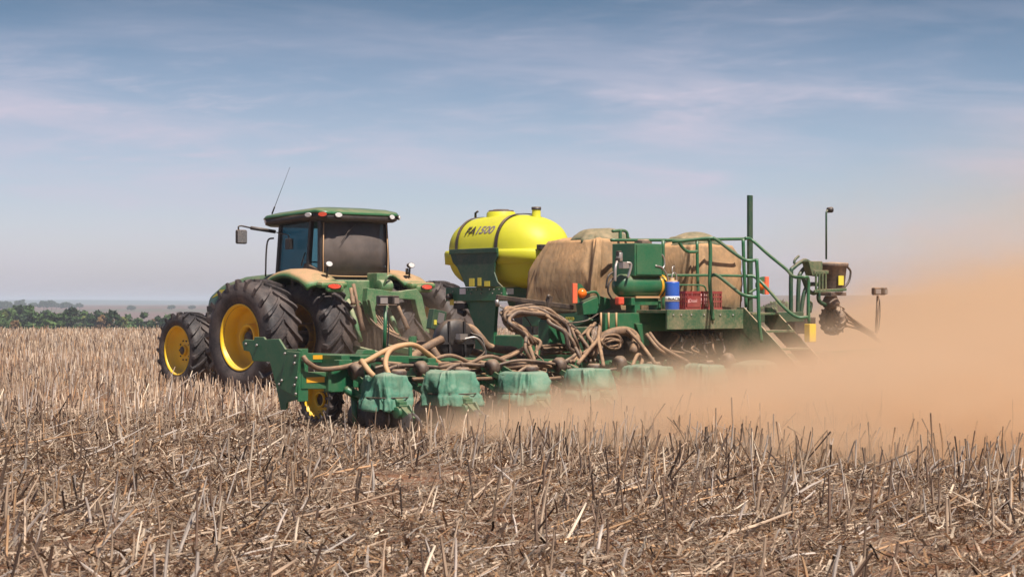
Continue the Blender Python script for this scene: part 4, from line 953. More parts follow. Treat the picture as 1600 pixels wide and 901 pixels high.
loft([hring(-.05, 2.33), hring(.062, 2.35), hring(.075, 2.54), hring(.055, 2.585), hring(-.03, 2.60)], 'waist_band', M['tank'], tb)
def strap(y_, name, mat, r_off, hw, a0=-100, a1=100, parent=None):
    mb = MB(); vs = []; n = 40
    for i in range(n+1):
        a = math.radians(a0+(a1-a0)*i/n)
        for (dy, off) in ((-hw, 0), (hw, 0), (-hw, .014), (hw, .014)):
            r = tprof((y_-tyc)/Hl)+r_off+off; r *= rs(a); vs.append((r*math.sin(a), y_+dy, zc+r*.95*math.cos(a)))
    fs = []
    for i in range(n): 
        b_ = i*4; c_ = b_+4; fs += [(b_+2, b_+3, c_+3, c_+2), (b_, b_+2, c_+2, c_), (b_+1, c_+1, c_+3, b_+3), (b_, c_, c_+1, b_+1)]
    mb.add(vs, fs, False); return mb.build(name, M[mat], parent or tk)
ys1 = mp(712, 388, x=-TR).y; ys2 = mp(776, 384, x=-TR).y
strap(ys1, 'strap', 'blackmetal', .012, .030); strap(ys2, 'strap', 'blackmetal', .026, .035)
b = MB(); ym = mp(783, 330, x=0).y
b.lathe([(-.1, .27), (.05, .255), (.075, .24)], (0, ym, zc+TR*.945), (0, 0, 1), 32); b.build('lid_neck', M['tank'], tb)
b = MB(); b.lathe([(0, .235), (.0, .225), (.028, .22), (.032, .15), (.045, .13), (.045, .01)], (0, ym, zc+TR*.945+.075), (0, 0, 1), 32); b.build('lid', M['black'], tk)
yc_ = mp(838, 330, x=.0).y; b = MB(); zz = zc+tprof((yc_-tyc)/Hl)*.98
b.lathe([(-.12, .12), (0.03, .078), (.14, .075)], (0, yc_, zz-.03), (0, 0, 1), 20); b.build('breather_neck', M['tank'], tb)
b = MB(); b.lathe([(0, .085), (.05, .085), (.055, .01)], (0, yc_, zz+.11), (0, 0, 1), 20); b.build('breather_cap', M['black'], tk)
b = MB(); q = mp(743, 333, x=-.12); b.tube([q-Vector((0, 0, .08)), q, q+Vector((0, -.06, .03))], .022, 6); b.build('vent', M['black'], tk)
b = MB(); yv = mp(853, 388, x=.0).y; b.box(mp(848, 386, y=tyc-Hl-.0), (.20, .10, .09)); b.build('band_recess', M['blackmetal'], tk, .01)
for sx in (-1, 1):
    P_ = [mp(a, c_, x=-TR-.115) for a, c_ in ((703, 391), (777, 388), (777, 400), (773, 410), (772, 425), (777, 440), (785, 448), (727, 448), (722, 435), (714, 418), (707, 410), (704, 400))]
    b = MB(); b.prism([(p_.y, p_.z) for p_ in P_], sx*(TR+.08), sx*(TR+.115), 'x'); cr = b.build('cradle', M['green_dark'], tk, .01)
    b = MB(); b.beam((sx*(TR+.115), P_[0].y, P_[0].z-.03), (sx*(TR+.115), P_[1].y, P_[1].z-.03), .05, .09); b.build('cradle_rim', M['green_dark'], cr, .01)
    if sx < 0:
        for (a_, c_, w2, h2) in ((737, 441, .13, .14), (749, 440, .09, .14), (761, 443, .14, .09)):
            b = MB(); q = mp(a_, c_, x=-TR-.118); b.box(q, (.006, w2, h2)); b.build('cradle_mark', M['sticker'], cr)
def text(body, size, mat, parent, loc, rot, name='lettering', shear=0.0, ext=0.004):
    cu = bpy.data.curves.new(name, 'FONT'); cu.body = body; cu.size = size; cu.extrude = ext*0.5; cu.shear = shear; cu.align_x = 'CENTER'; cu.align_y = 'CENTER'; cu.offset = 0.003*size/0.2
    t_ = bpy.data.objects.new(name, cu); COL.objects.link(t_); bpy.context.view_layer.update()
    me = bpy.data.meshes.new_from_object(t_.evaluated_get(bpy.context.evaluated_depsgraph_get())); bpy.data.objects.remove(t_)
    o = bpy.data.objects.new(name, me); COL.objects.link(o); me.materials.clear(); me.materials.append(mat)
    o.parent = parent; o.location = Vector(loc)-offset_of(parent); o.rotation_euler = rot; return o
# lettering wraps round the side of the tank: bend each vertex onto the shell
q = mp(749, 361, x=-.6); ang = math.acos(max(-1, min(1, (q.z-zc)/TR)))
for body_, mt, yo, sz in (('FA', 'black', .22, .20), ('1500', 'lav', -.14, .20)):
    if mt == 'lav': M['lav'] = dusty('lavender_print', (0.16, 0.13, 0.20), .5, .3, .1)
    t_ = text(body_, sz, M[mt], tk, (0, 0, 0), (0, 0, 0), shear=.3); o_ = offset_of(tk); me = t_.data
    for v in me.vertices:
        x_, y_, z_ = v.co; a = -(ang-y_/TR*1.0); yy = q.y+yo-x_*1.15; r = tprof((yy-tyc)/Hl)*1.018+.003+z_
        r *= rs(a); v.co = Vector((r*math.sin(a), yy, zc+r*.95*math.cos(a)))-o_
    t_.location = (0, 0, 0)
text('erco', .11, M['sticker'], pl, mp(890, 497, x=-1.9), (PI/2, 0, -PI/2))
# chassis under the hoppers
b = MB(); b.prism([(p_.y, p_.z) for p_ in [mp(a, c_, x=-1.88) for a, c_ in ((815, 489), (905, 487), (925, 500), (900, 510), (815, 510))]], -1.87, 1.8, 'x'); b.build('hopper_frame', M['green'], pl, .015)
b = MB(); b.box(mp(868, 522, y=-8.9), (.5, .25, .42)); b.build('gear_box', M['green'], pl, .02)
b = MB(); b.box(mp(905, 528, y=-8.8), (.3, .25, .35)); b.box((0, -8.6, .85), (3.2, .3, .25)); b.build('cross_member', M['green_dark'], pl, .02)
b = MB(); b.box(mp(1005, 503, y=-9.4)+Vector((-.0, 0, 0)), (1.75, .10, .28)); b.build('deck_beam', M['green'], pl, .01)
for px in (939, 951, 963):
    b = MB(); b.tube([mp(px, 488, y=-9.46), mp(px, 515, y=-9.46)], .016, 6); b.build('u_bolt', M['hose_tan'], pl)
b = MB(); b.prism([(p_.x, p_.z) for p_ in [mp(a, c_, y=-9.45) for a, c_ in ((990, 505), (1013, 505), (1011, 540), (1001, 540))]], -9.5, -9.3, 'y'); b.build('deck_leg', M['green'], pl, .01)
# dark machinery below the deck
b = MB(); r_ = random.Random(5)
b.box((-.9, -9.1, 1.1), (2.2, .5, .5)); b.box((0.3, -9.2, 1.05), (1.4, .5, .4)); b.build('meter_bank', M['blackmetal'], pl, .03)
for k in range(16):
    c = mp(1052+k*6.5+r_.uniform(-2, 2), 522+r_.uniform(0, 22), y=-9.55-.08*r_.random()); b = MB()
    if k % 3 == 0: b.cyl(c, c+Vector((r_.uniform(-.05, .05), -.12, 0)), .05, n=10); b.build('meter', M['black'], pl)
    elif k % 3 == 1: b.tube(smooth_path([c, c+Vector((r_.uniform(-.15, .15), -.08, r_.uniform(-.12, .12))), c+Vector((r_.uniform(-.25, .25), 0, r_.uniform(-.2, .2)))], 4), .013, 5); b.build('line', M['white'], pl)
    else: b.box(c, (.06, .08, .09), Matrix.Rotation(r_.uniform(0, 1), 3, 'Y')); b.build('fitting', M['steel'], pl, .008)
# deck
yd0, yd1 = -8.55, -10.0; zd = 1.56
xd0 = mp(1040, 482, y=yd1).x; xd1 = mp(1160, 482, y=yd1).x
b = MB(); b.box(((xd0+xd1)/2-.0, (yd0+yd1)/2, zd-.02), (xd1-xd0, yd0-yd1, .04)); dk = b.build('deck', M['deck'], pl)
b = MB(); b.box(((xd0+xd1)/2, yd1-.02, zd-.14), (xd1-xd0, .035, .30)); fs_ = b.build('deck_skirt', M['deck'], pl, .006)
for a_ in (1052, 1064, 1080, 1100, 1125, 1145): b = MB(); q = mp(a_, 492, y=yd1-.04); b.cyl(q, q+Vector((0, -.012, 0)), .014, n=6); b.build('bolt', M['steel'], fs_)
b = MB(); b.box((0.4, -9.2, zd-.12), (3.0, .9, .16)); b.build('deck_frame', M['green_dark'], pl, .01)
b = MB(); b.box(((xd0+xd1)/2, -9.1, 1.05), (xd1-xd0-.1, .06, .85)); b.build('under_deck_shade', M['blackmetal'], pl)  # dark sheet added to give the shade under the deck
b = MB(); b.prism([(-8.6, 1.52), (-9.98, 1.52), (-10.7, .75), (-10.5, .45), (-8.9, .45)], xd1-.02, xd1+.0, 'x'); b.build('side_guard', M['deck'], pl)
# steps at the back
for k in range(4):
    b = MB(); b.box((xd1+.32, -10.08-.30*k, 1.50-.27*k), (.66, .26, .035)); b.build('step', M['deck'], pl, .004)
for s in (0, 1):
    xs_ = xd1+s*.68-.01; b = MB(); b.prism([(-9.9, 1.60), (-10.05, 1.60), (-11.1, .72), (-11.1, .52), (-10.9, .52), (-9.9, 1.34)], xs_-.015, xs_+.015, 'x'); b.build('step_side', M['deck'], pl, .004)
b = MB(); b.tube([(xd1+.02, -11.0, .8), (xd1+.02, -11.0, .1)], .02, 6); b.tube([(xd1+.62, -11.0, .8), (xd1+.62, -11.0, .1)], .02, 6); b.build('step_stand', M['steel'], pl)
# railings
yr = yd1-.05
def rail(pts, r=.026, name='railing'):
    P_ = [mp(a, c_, y=y_) for a, c_, y_ in pts]; mb = MB(); mb.tube(smooth_path(P_, 5), r, 9); return mb.build(name, M['green'], pl)
def railw(pts, r=.026, name='railing'):
    mb = MB(); mb.tube(smooth_path([Vector(p_) for p_ in pts], 5), r, 9); return mb.build(name, M['green'], pl)
yb = -8.5    # front run of rails
rail([(957, 361, yb), (972, 360, yb), (979, 363, yb), (981, 373, yb)])
rail([(969, 359, yb), (969, 374, yb)], .028)
rail([(955, 375, yb-.3), (1000, 375, yb-.3), (1060, 375, yb-.3), (1110, 374, yb-.3), (1165, 373, yb-.3)])
rail([(1061, 378, -9.0), (1066, 386, -9.0), (1075, 393, -9.0), (1090, 393, -9.0)])
for px in (1036,): rail([(px, 375, -9.1), (px, 430, -9.1), (px, 482, -9.1)], .028)
rail([(1089, 376, yb-.3), (1090, 430, yb-.3), (1092, 480, yb-.3)])
rail([(1107, 375, yr), (1109, 376, yr), (1110, 400, yr), (1109, 440, yr), (1112, 480, yr), (1114, 500, yr)], .030)
rail([(1040, 430, yb-.4), (1090, 430, yb-.4), (1110, 430, yb-.4), (1165, 431, yb-.4)], .022)
rail([(1050, 378, yr+.4), (1107, 372, yr), (1120, 375, yr-.1), (1140, 390, yr-.5), (1160, 404, yr-.9), (1170, 407, yr-1.0), (1182, 406, yr-1.05)])
rail([(1110, 431, yr), (1120, 430, yr-.1), (1140, 445, yr-.5), (1160, 460, yr-.9), (1182, 464, yr-1.05)])
rail([(1182, 404, yr-1.05), (1184, 440, yr-1.05), (1186, 500, yr-1.05), (1190, 535, yr-1.05)], .028)
rail([(1165, 372, -9.6), (1175, 375, -9.6), (1200, 397, -9.9), (1228, 420, -10.3), (1240, 432, -10.6), (1256, 433, -10.8), (1263, 436, -10.8), (1263, 470, -10.8), (1264, 505, -10.8)])
rail([(1161, 373, -9.7), (1162, 405, -9.7), (1163, 432, -9.7), (1166, 480, -9.7)], .028)
rail([(1166, 431, -9.7), (1180, 433, -9.8), (1200, 452, -10), (1225, 480, -10.4), (1245, 495, -10.7), (1262, 495, -10.8)])
rail([(1040, 445, yb-.5), (1070, 445, yb-.5), (1098, 446, yb-.5), (1104, 455, yb-.5)], .014, 'low_bar')
# mast
p, q = mp(1172, 520, y=-8.7), mp(1171, 305, y=-8.7)
b = MB(); b.box(((p.x+q.x)/2, p.y, (p.z+q.z)/2), (.09, .05, q.z-p.z)); b.box(((p.x+q.x)/2+.055, p.y+.03, (p.z+q.z)/2), (.02, .09, q.z-p.z-.01)); b.build('mast', M['green_dark'], pl, .004)
# marker lights
def marker(px, py, s, y, armpts):
    c = mp(px, py, y=y); mb = MB(); mb.box(c, (.09, .03, .30)); o = mb.build('marker_light', M['redorange'], pl, .006)
    mb = MB(); mb.prism([(c.x+s*.05, c.z+.15), (c.x+s*.05, c.z-.15), (c.x+s*.14, c.z-.13), (c.x+s*.26, c.z-.02), (c.x+s*.26, c.z+.04), (c.x+s*.14, c.z+.14)], c.y+.01, c.y+.03, 'y'); mb.build('marker_plate', M['green'], o)
    mb = MB(); mb.lathe([(-.03, .075), (.02, .075), (.06, .05), (.07, .005)], c+Vector((s*.15, 0, 0)), (0, -1, 0), 20); mb.build('amber_lamp', M['orange'], o)
    mb = MB(); mb.tube(smooth_path([mp(a, b_, y=y) for a, b_ in armpts], 4), .02, 7); mb.build('marker_arm', M['green'], o)
marker(898, 458, 1, -9.0, [(915, 458), (930, 456), (936, 465), (936, 476)])
marker(1198, 446, -1, -8.8, [(1190, 450), (1180, 452), (1170, 458)])
b = MB(); b.prism([(p_.x, p_.z) for p_ in [mp(a, c_, y=-8.9) for a, c_ in ((903, 474), (930, 462), (945, 466), (948, 480), (925, 490), (905, 492))]], -9.0, -8.85, 'y'); b.build('marker_bracket', M['green'], pl, .01)
# long dark arm holding the hoses
barpx('hose_arm', (776, 464), (895, 480), -8.9, .05, .07, 'blackmetal')
b = MB(); b.box(mp(856, 477, y=-8.95), (.06, .08, .28), Matrix.Rotation(.3, 3, 'Y')); q = mp(857, 463, y=-8.95); b.cyl(q, q+Vector((0, -.02, 0)), .035, n=12); b.build('arm_clamp', M['blackmetal'], pl)
b = MB(); b.tube([mp(776, 468, y=-8.9), mp(778, 478, y=-8.9)], .03, 6); b.tube([mp(776, 475, y=-8.9), mp(796, 488, y=-8.9)], .015, 5); b.build('arm_joint', M['steel'], pl)
# right-hand dosing drum and its frame
yj = -9.0
c = mp(1300, 432, y=yj); b = MB(); b.lathe([(-.26, .02), (-.26, .19), (-.20, .21), (.15, .25), (.17, .28), (.215, .285), (.235, .27), (.25, .02)], c, (0, 0, 1), 32); dr = b.build('dosing_drum', M['drum'], pl)
b = MB(); q = mp(1314, 438, y=yj-.24); b.box(q, (.14, .01, .16)); b.build('sticker', M['sticker'], dr)
b = MB(); b.tube(smooth_path([mp(1322, 415, y=yj), mp(1329, 424, y=yj), (mp(1326, 440, y=yj)), mp(1318, 450, y=yj)], 4), .02, 6); b.build('drum_handle', M['blackmetal'], dr)
b = MB(); b.tube([mp(1291, 405, y=yj), mp(1291, 332, y=yj), mp(1293, 328, y=yj)], .017, 7); b.build('camera_pole', M['green_dark'], dr)
b = MB(); q = mp(1297, 328, y=yj); b.lathe([(-.05, .01), (-.05, .045), (.03, .05), (.05, .04), (.05, .01)], q, (.8, -.5, .1), 16); b.build('camera_head', M['black'], dr)
b = MB(); b.prism([(p_.x, p_.z) for p_ in [mp(a, c_, y=yj-.1) for a, c_ in ((1256, 408), (1278, 408), (1278, 432), (1262, 430))]], yj-.2, yj-.05, 'y')
for k in range(4): b.beam(mp(1275+k*5, 424, y=yj-.26), mp(1275+k*5, 456, y=yj-.26), .035, .03, up=(0, 1, 0))
b.beam(mp(1272, 425, y=yj-.26), mp(1294, 425, y=yj-.26), .03, .06); b.beam(mp(1272, 455, y=yj-.26), mp(1322, 452, y=yj-.26), .03, .05)
b.build('drum_bracket', M['deck'], pl, .008)
b = MB(); b.lathe([(0, .10), (-.12, .16), (-.2, .12), (-.24, .02)], mp(1298, 462, y=yj), (0, 0, 1), 20); b.box(mp(1300, 459, y=yj), (.42, .3, .06)); b.build('drum_base', M['drum'], pl, .01)
for pts in ([(1236, 505), (1236, 430), (1240, 418), (1256, 407), (1265, 410)], [(1246, 505), (1248, 440), (1252, 425), (1262, 414)], [(1262, 505), (1262, 440), (1258, 432)], [(1241, 412), (1242, 406), (1248, 400)], [(1262, 470), (1268, 474), (1266, 488)], [(1279, 455), (1280, 470), (1292, 476), (1308, 472)], [(1250, 500), (1256, 460), (1264, 445), (1280, 444)], [(1254, 432), (1262, 452), (1272, 458), (1280, 452)]):
    P_ = [mp(a, c_, y=yj) for a, c_ in pts]; b = MB(); b.tube(smooth_path(P_, 4), .036 if len(pts) > 3 else .022, 8); b.build('fold_frame', M['green_dark'], pl)
b = MB(); b.box(mp(1248, 508, y=yj), (.55, .3, .28)); b.build('fold_base', M['blackmetal'], pl, .02)
b = MB(); b.box(mp(1266, 520, y=yj-.5), (.17, .12, .30)); b.build('chock_box', M['yellow'], pl, .01)
b = MB(); tyre_mesh(b, mp(1302, 499, y=yj), .27, .16, .15, 14, lugh=.02, lugw=.025); b.cyl(mp(1302, 499, y=yj)-Vector((.04, 0, 0)), mp(1302, 499, y=yj)+Vector((.04, 0, 0)), .16, n=24); b.build('drive_wheel', M['drum'], pl)
b = MB(); b.tube([mp(1300, 470, y=yj), mp(1302, 499, y=yj)], .04, 8); b.build('wheel_strut', M['drum'], pl)
for k in range(4):
    P_ = [mp(1310+2*k, 480+9*k, y=yj), mp(1335+3*k, 500+5*k, y=yj-.1), mp(1365+4*k, 520+5*k, y=yj-.3)]; b = MB(); b.tube(smooth_path(P_, 4), .022, 7); b.build('hose', M['hose'], pl)

# ------------------------------------------------------------------ seed hoppers under tarpaulins
xb = [(-1.87, -.5), (.35, 1.72)]; yb0, yb1 = -8.5, -6.95
for i, (x0, x1) in enumerate(xb):
    base = ((x0+x1)/2, (yb0+yb1)/2, zd)
    h = thing('seed_hopper', ['brown tarpaulin covered seed hopper beside the yellow tank', 'brown tarpaulin covered seed hopper behind the railings and crates'][i], 'seed hopper', base, 'tarpaulin covered hoppers on the seeder')
    pf = lambda t: 1.0 if t < .55 else 1-.22*((t-.55)/.45)**1.5
    cloth('tarpaulin', M['hemtarp'], h, ((x0+x1)/2, (yb0+yb1)/2-.0), x1-x0, yb0*-1+yb1, 1.50, 2.66 if i == 0 else 2.62, 4+i*2.7, pleat=.026, ex=9, prof=pf, hem=.05, lump=.085, na=120, nr=26, skew=(.05, -.12), topz=.06)
    lx = (x0+x1)/2+.06
    b = cloth('lid_cover', M['tarpgreen'], h, (lx, -7.95), .98, .85, 2.60, 2.80 if i == 0 else 2.77, 9+i, pleat=.02, ex=2.6, prof=lambda t: 1-.28*t**2.2, hem=.04, lump=.05, na=80, nr=10, topz=.07)
    b = MB(); b.box(((x0+x1)/2, (yb0+yb1)/2, 2.0), (x1-x0-.2, -yb0+yb1-.2, .85), None, .9); b.build('hopper_bin', M['green_dark'], h, .03)
# ------------------------------------------------------------------ compressor
ya = -9.3
cc0 = mp(962, 446, y=ya); cc1 = mp(1038, 444, y=ya); zcm = cc0.z
ac = thing('air_compressor', 'green air compressor with round receiver and square cabinet mounted beside the hopper', 'air compressor', ((cc0.x+cc1.x)/2, ya, zcm-.35))
r_ = .175
b = MB(); Ln = cc1.x-cc0.x; b.lathe([(0, .01), (.015, .08), (.06, .145), (.12, r_), (Ln-.12, r_), (Ln-.06, .145), (Ln-.015, .08), (Ln, .01)], (cc0.x, ya, zcm), (1, 0, 0), 36); rc = b.build('air_receiver', M['green'], ac)
b = MB()
for k in (.15, .24): b.lathe([(Ln-k, r_+.004), (Ln-k, r_+.014), (Ln-k+.045, r_+.014), (Ln-k+.045, r_+.004)], (cc0.x, ya, zcm), (1, 0, 0), 32)
b.build('receiver_band', M['amber'], rc)
A_, B_ = mp(972, 380, y=ya), mp(1022, 432, y=ya); 
b = MB(); b.box(((A_.x+B_.x)/2+.03, ya+.05, (A_.z+B_.z)/2), ((B_.x-A_.x)*.86, .48, A_.z-B_.z)); kb = b.build('cabinet', M['green'], ac, .012)
b = MB(); cxm = (A_.x+B_.x)/2+.03; b.box((cxm, ya-.20, (A_.z+B_.z)/2), ((B_.x-A_.x)*.78, .012, (A_.z-B_.z)*.9)); b.build('cabinet_door', M['green'], kb, .005)
b = MB(); b.lathe([(0, .09), (.05, .10), (.07, .08), (.07, .01)], mp(1005, 381, y=ya), (0, 0, 1), 18); b.box(mp(1005, 380, y=ya), (.22, .16, .05)); b.build('air_filter', M['drum'], ac)
b = MB(); q = mp(968, 408, y=ya-.15); b.cyl(q, q+Vector((0, 0, .13)), .05, n=12); b.tube(smooth_path([q+Vector((-.05, 0, 0)), q+Vector((-.12, -.03, -.1)), q+Vector((-.13, -.03, -.3))], 4), .025, 6)
b.box(q+Vector((.08, -.02, -.06)), (.14, .1, .1)); b.tube(smooth_path([q+Vector((.1, -.05, -.02)), q+Vector((.17, -.08, -.05)), q+Vector((.12, -.06, -.25))], 4), .022, 6); b.build('pressure_valve', M['steel'], ac, .006)
b = MB(); q = mp(967, 396, y=ya-.15); b.box(q, (.08, .06, .08)); b.box(q+Vector((0, 0, -.09)), (.10, .08, .05)); b.build('gauge', M['black'], ac, .01)
for k, pts in enumerate(([(962, 432), (953, 440), (950, 455), (957, 468)], [(958, 425), (950, 432), (947, 450)], [(1026, 396), (1036, 400), (1038, 415), (1030, 425)], [(1024, 415), (1034, 418), (1042, 430), (1044, 440)])):
    b = MB(); b.tube(smooth_path([mp(a, c_, y=ya-.12-.03*k) for a, c_ in pts], 5), .015, 6); b.build('air_line', M['black' if k < 2 else 'steel'], ac)
b = MB(); b.box((cc0.x+Ln*.5, ya, zcm-.24), (Ln*.55, .2, .12)); b.box((cc0.x+Ln*.35, ya, zcm-.42), (.12, .2, .40)); b.box((cc0.x+Ln*.8, ya, zcm-.42), (.08, .2, .40)); b.build('stand', M['green'], ac, .01)
b = MB(); b.beam(mp(993, 464, y=ya-.12), mp(1030, 464, y=ya-.12), .03, .03); b.build('stand_bar', M['hose_tan'], ac)
b = MB(); q = mp(968, 470, y=ya-.05); b.box(q, (.12, .10, .12)); b.build('red_motor', M['redlens'], ac, .02)
# ------------------------------------------------------------------ canister and crates on the deck
yk = -9.75
c0 = mp(1041, 482, y=yk); c1 = mp(1060, 482, y=yk); xc = (c0.x+c1.x)/2; rcn = .108
cn = thing('canister', 'blue round canister with white label band standing on the deck', 'canister', (xc, yk, zd))
b = MB(); b.lathe([(0, .01), (0, rcn*.96), (.015, rcn), (.41, rcn), (.43, rcn*.96), (.435, .02)], (xc, yk, zd), (0, 0, 1), 32); cb_ = b.build('can_body', M['blue'], cn)
b = MB(); b.lathe([(.13, rcn+.001), (.13, rcn+.004), (.21, rcn+.004), (.21, rcn+.001)], (xc, yk, zd), (0, 0, 1), 32); lb = b.build('label_band', M['white'], cn)
tt = text('NACRA', .065, M['black'], cn, (xc, yk, zd+.17), (0, 0, 0)); o_ = offset_of(cn)
for v in tt.data.vertices:
    x_, y_, z_ = v.co; a = x_/(rcn)-.35; v.co = Vector((xc+math.sin(a)*(rcn+.006+z_), yk-math.cos(a)*(rcn+.006+z_), zd+.17+y_))-o_
tt.location = (0, 0, 0)
b = MB(); b.lathe([(.43, .085), (.455, .075), (.455, .03), (.49, .03), (.49, .005)], (xc, yk, zd), (0, 0, 1), 20); b.build('can_top', M['hose_tan'], cn)
b = MB(); b.tube(smooth_path([(xc-.02, yk, zd+.47), (xc+.01, yk, zd+.56), (xc+.08, yk, zd+.55), (xc+.10, yk, zd+.44)], 5), .012, 6); b.tube([(xc, yk, zd+.48), (xc, yk, zd+.66), (xc+.05, yk, zd+.67), (xc+.05, yk, zd+.62)], .009, 6); b.build('pump_handle', M['steel'], cn)
def crate(xa, xb_, name_label, y_, dep, seed):
    t = thing('crate', name_label, 'crate', ((xa+xb_)/2, y_, zd), 'red crates on the deck')
    H = .29; w_ = xb_-xa; cx_ = (xa+xb_)/2; mb = MB()
    for z_, hh in ((.02, .04), (.13, .022), (.20, .022), (H-.02, .04)):
        for sy in (-1, 1): mb.box((cx_, y_+sy*(dep/2-.006), zd+z_), (w_, .012, hh))
        for sx in (-1, 1): mb.box((cx_+sx*(w_/2-.006), y_, zd+z_), (.011, dep-.026, hh))
    mb.box((cx_, y_, zd+.012), (w_-.03, dep-.03, .016))
    for k in range(11):
        x_ = xa+.012+(w_-.024)*k/10
        for sy in (-1, 1): mb.box((x_, y_+sy*(dep/2-.009), zd+H/2), (.016, .010, H-.015))
    for k in range(8):
        y2 = y_-dep/2+.03+(dep-.06)*k/7
        for sx in (-1, 1): mb.box((cx_+sx*(w_/2-.010), y2, zd+H/2), (.009, .016, H-.015))
    mb.build('crate_body', M['crate'], t)
    return t, cx_, w_
ca = mp(1062, 482, y=-9.78).x; cm_ = mp(1087, 482, y=-9.78).x; ce = mp(1117, 482, y=-9.78).x
t1, cx1, w1 = crate(ca, cm_-.01, 'dark red plastic crate with pale printed panel next to the blue canister', -9.72, .36, 1)
b = MB(); b.box((cx1, -9.905, zd+.13), (w1*.82, .006, .17)); pn = b.build('front_panel', M['crate'], t1)
text('Oissel', .075, M['crateprint'], t1, (cx1-.02, -9.912, zd+.14), (PI/2, 0, 0))
b = MB(); b.box((cx1-.12, -9.912, zd+.135), (.03, .004, .05)); b.build('print_mark', M['crateprint'], pn)
t2, cx2, w2 = crate(cm_+.01, ce, 'dark red open lattice crate between the first crate and the rail post', -9.74, .38, 2)
b = MB(); b.box((cx2, -9.6, zd+.17), (w2*.8, .12, .16)); b.build('crate_lining', M['crateprint'], t2, .02)

# ------------------------------------------------------------------ air: haze and dust
DUSTY = True
def volmat(name, color, aniso, dens=None):
    m = bpy.data.materials.new(name); m.use_nodes = True; nt = m.node_tree
    for n in list(nt.nodes): nt.nodes.remove(n)
    o = nt.nodes.new('ShaderNodeOutputMaterial'); v = nt.nodes.new('ShaderNodeVolumePrincipled'); nt.links.new(v.outputs[0], o.inputs['Volume'])
    v.inputs['Color'].default_value = color+(1,); v.inputs['Anisotropy'].default_value = aniso
    if dens is not None: v.inputs['Density'].default_value = dens
    return m, nt, v
hz, nt, v = volmat('haze_air', (0.80, 0.88, 1.0), 0.0, 0.00028)
b = MB(); b.box((0, 3350, -2), (9400, 7600, 40)); h = b.build('haze', hz, None, world=True); tag(h, 'thin bluish haze filling the air over the far plains', 'haze', kind='stuff')
dm, nt, v = volmat('blown_dust', (0.945, 0.715, 0.495), 0.15)
g = nt.nodes.new('ShaderNodeTexCoord'); pos = g.outputs['Object']
s = nt.nodes.new('ShaderNodeSeparateXYZ'); nt.links.new(pos, s.inputs[0]); PX, PY, PZ = s.outputs
mm = lambda *a, **k: mmath(nt, *a, **k)
mpn = nt.nodes.new('ShaderNodeMapping'); nt.links.new(pos, mpn.inputs[0]); mpn.inputs['Scale'].default_value = (1, 1, 1.7)
n1 = noisen(nt, 0.42, 3, 0.6, vec=mpn.outputs[0]); n2 = noisen(nt, 0.14, 2, 0.5, vec=mpn.outputs[0]); n3 = noisen(nt, 1.1, 2, 0.6, vec=mpn.outputs[0])
nz = mm('ADD', mm('MULTIPLY_ADD', n1, 3.0, -1.5), mm('MULTIPLY_ADD', n2, 1.6, -0.8))
# plume height grows downwind, to the right
xr = mm('MAXIMUM', mm('ADD', PX, 1.3), 0.0)
hh = mm('MULTIPLY_ADD', mm('POWER', xr, 1.2), 0.086, 0.44)
zr = mm('DIVIDE', mm('MAXIMUM', mm('ADD', PZ, 0.1), 0.0), hh)
zr = mm('ADD', zr, mm('MULTIPLY', nz, 0.55))
fz = mm('MULTIPLY', mrange(nt, zr, 0.3, 1.5, 1.0, 0.0), mm('MULTIPLY', mm('EXPONENT', mm('MULTIPLY', zr, -1.3)), 1.5))
# the edge nearest the camera
yn = mm('MAXIMUM', mm('MULTIPLY_ADD', PX, -0.9, 22.7), 17.2)
fy = mrange(nt, mm('ADD', mm('SUBTRACT', PY, yn), mm('MULTIPLY', nz, 1.1)), 0.0, 3.4)
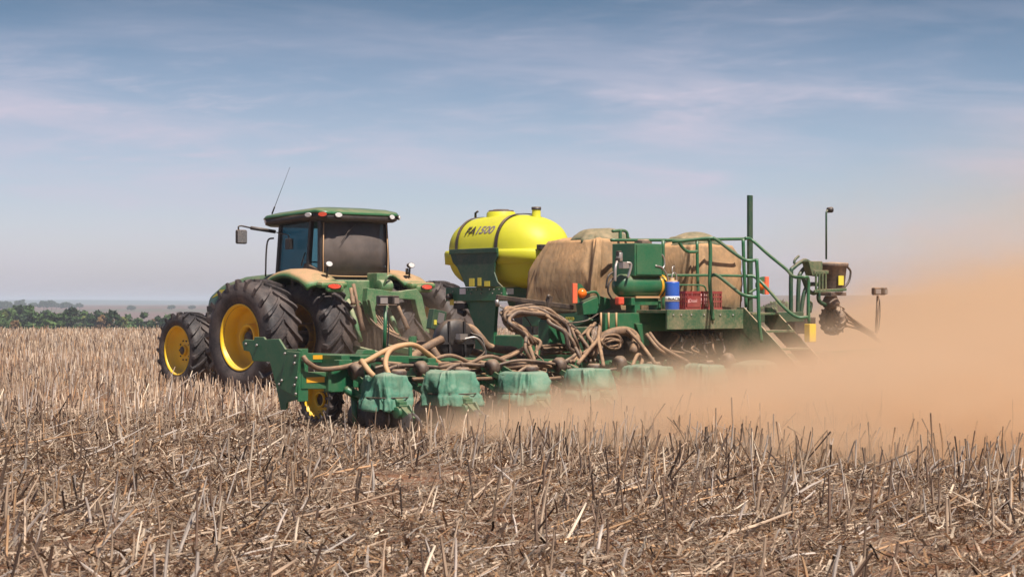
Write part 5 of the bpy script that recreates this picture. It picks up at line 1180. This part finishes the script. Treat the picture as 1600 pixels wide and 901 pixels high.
# behind the toolbar only
yl = mm('ADD', mm('MULTIPLY', mm('SUBTRACT', PX, CX), -sn), mm('MULTIPLY', mm('SUBTRACT', PY, CY), cs))
fb = mrange(nt, mm('ADD', yl, mm('MULTIPLY', nz, 0.4)), -10.9, -9.3, 1.0, 0.0)
xright = mrange(nt, PX, 4.5, 9.0)
fb = mm('MAXIMUM', fb, xright)
fx = mrange(nt, mm('ADD', PX, mm('MULTIPLY', nz, 0.6)), -1.9, 0.9)
ff = mrange(nt, PY, 44.0, 56.5, 1.0, 0.0)
fr_ = mrange(nt, PX, 12.0, 16.2, 1.0, 0.0)
dd_ = mm('MULTIPLY', mm('MULTIPLY', mm('MULTIPLY', fz, fy), mm('MULTIPLY', fb, fx)), mm('MULTIPLY', ff, fr_))
veil = mm('MULTIPLY', mm('MULTIPLY', mrange(nt, mm('ADD', PX, mm('MULTIPLY', nz, .6)), 4.5, 9.5), mrange(nt, mm('ADD', PZ, mm('MULTIPLY', nz, 1.2)), 1.0, 5.6, 1.0, 0.0)), mm('MULTIPLY', mm('MULTIPLY', ff, fr_), mm('MULTIPLY', fy, 0.034)))
dd_ = mm('ADD', dd_, veil)
dd_ = mm('MULTIPLY', dd_, mrange(nt, mm('MULTIPLY_ADD', n3, 0.35, mm('MULTIPLY', n1, 0.65)), 0.41, 0.60, 0.08, 2.6))
nt.links.new(mm('MULTIPLY', dd_, 1.15), v.inputs['Density'])
b = MB(); b.box((7.2, 37.5, 3.1), (18.4, 39, 6.6)); 
if DUSTY:
    d = b.build('dust_cloud', dm, None, world=True); tag(d, 'orange dust cloud blowing off the soil behind the seeder towards the right', 'dust', kind='stuff')
dm.cycles.volume_step_rate = 0.25
# thin dust hanging round the tractor's rear wheels
dm2, nt, v = volmat('thin_dust', (0.88, 0.66, 0.48), 0.15)
g = nt.nodes.new('ShaderNodeTexCoord'); ln = nt.nodes.new('ShaderNodeVectorMath'); ln.operation = 'LENGTH'; nt.links.new(g.outputs['Object'], ln.inputs[0])
f = mrange(nt, mmath(nt, 'ADD', ln.outputs['Value'], mmath(nt, 'MULTIPLY_ADD', noisen(nt, 2.2, 3, 0.6), 0.7, -0.35)), 0.1, 0.9, 0.13, 0.0)
nt.links.new(f, v.inputs['Density'])
b = MB(); b.lathe([(math.sin(PI*(i/12-.5)), math.cos(PI*(i/12-.5))) for i in range(13)], (0, 0, 0), (0, 0, 1), 20)
if DUSTY:
    d2 = b.build('wheel_dust', dm2, None, world=True); d2.location = m2w(0.9, -1.6, .75); d2.scale = (3.3, 2.0, 1.5); d2.rotation_euler = (0, 0, TH)
    tag(d2, 'thin brown dust hanging between the rear wheels of the tractor', 'dust', kind='stuff')
dm2.cycles.volume_step_rate = 0.3
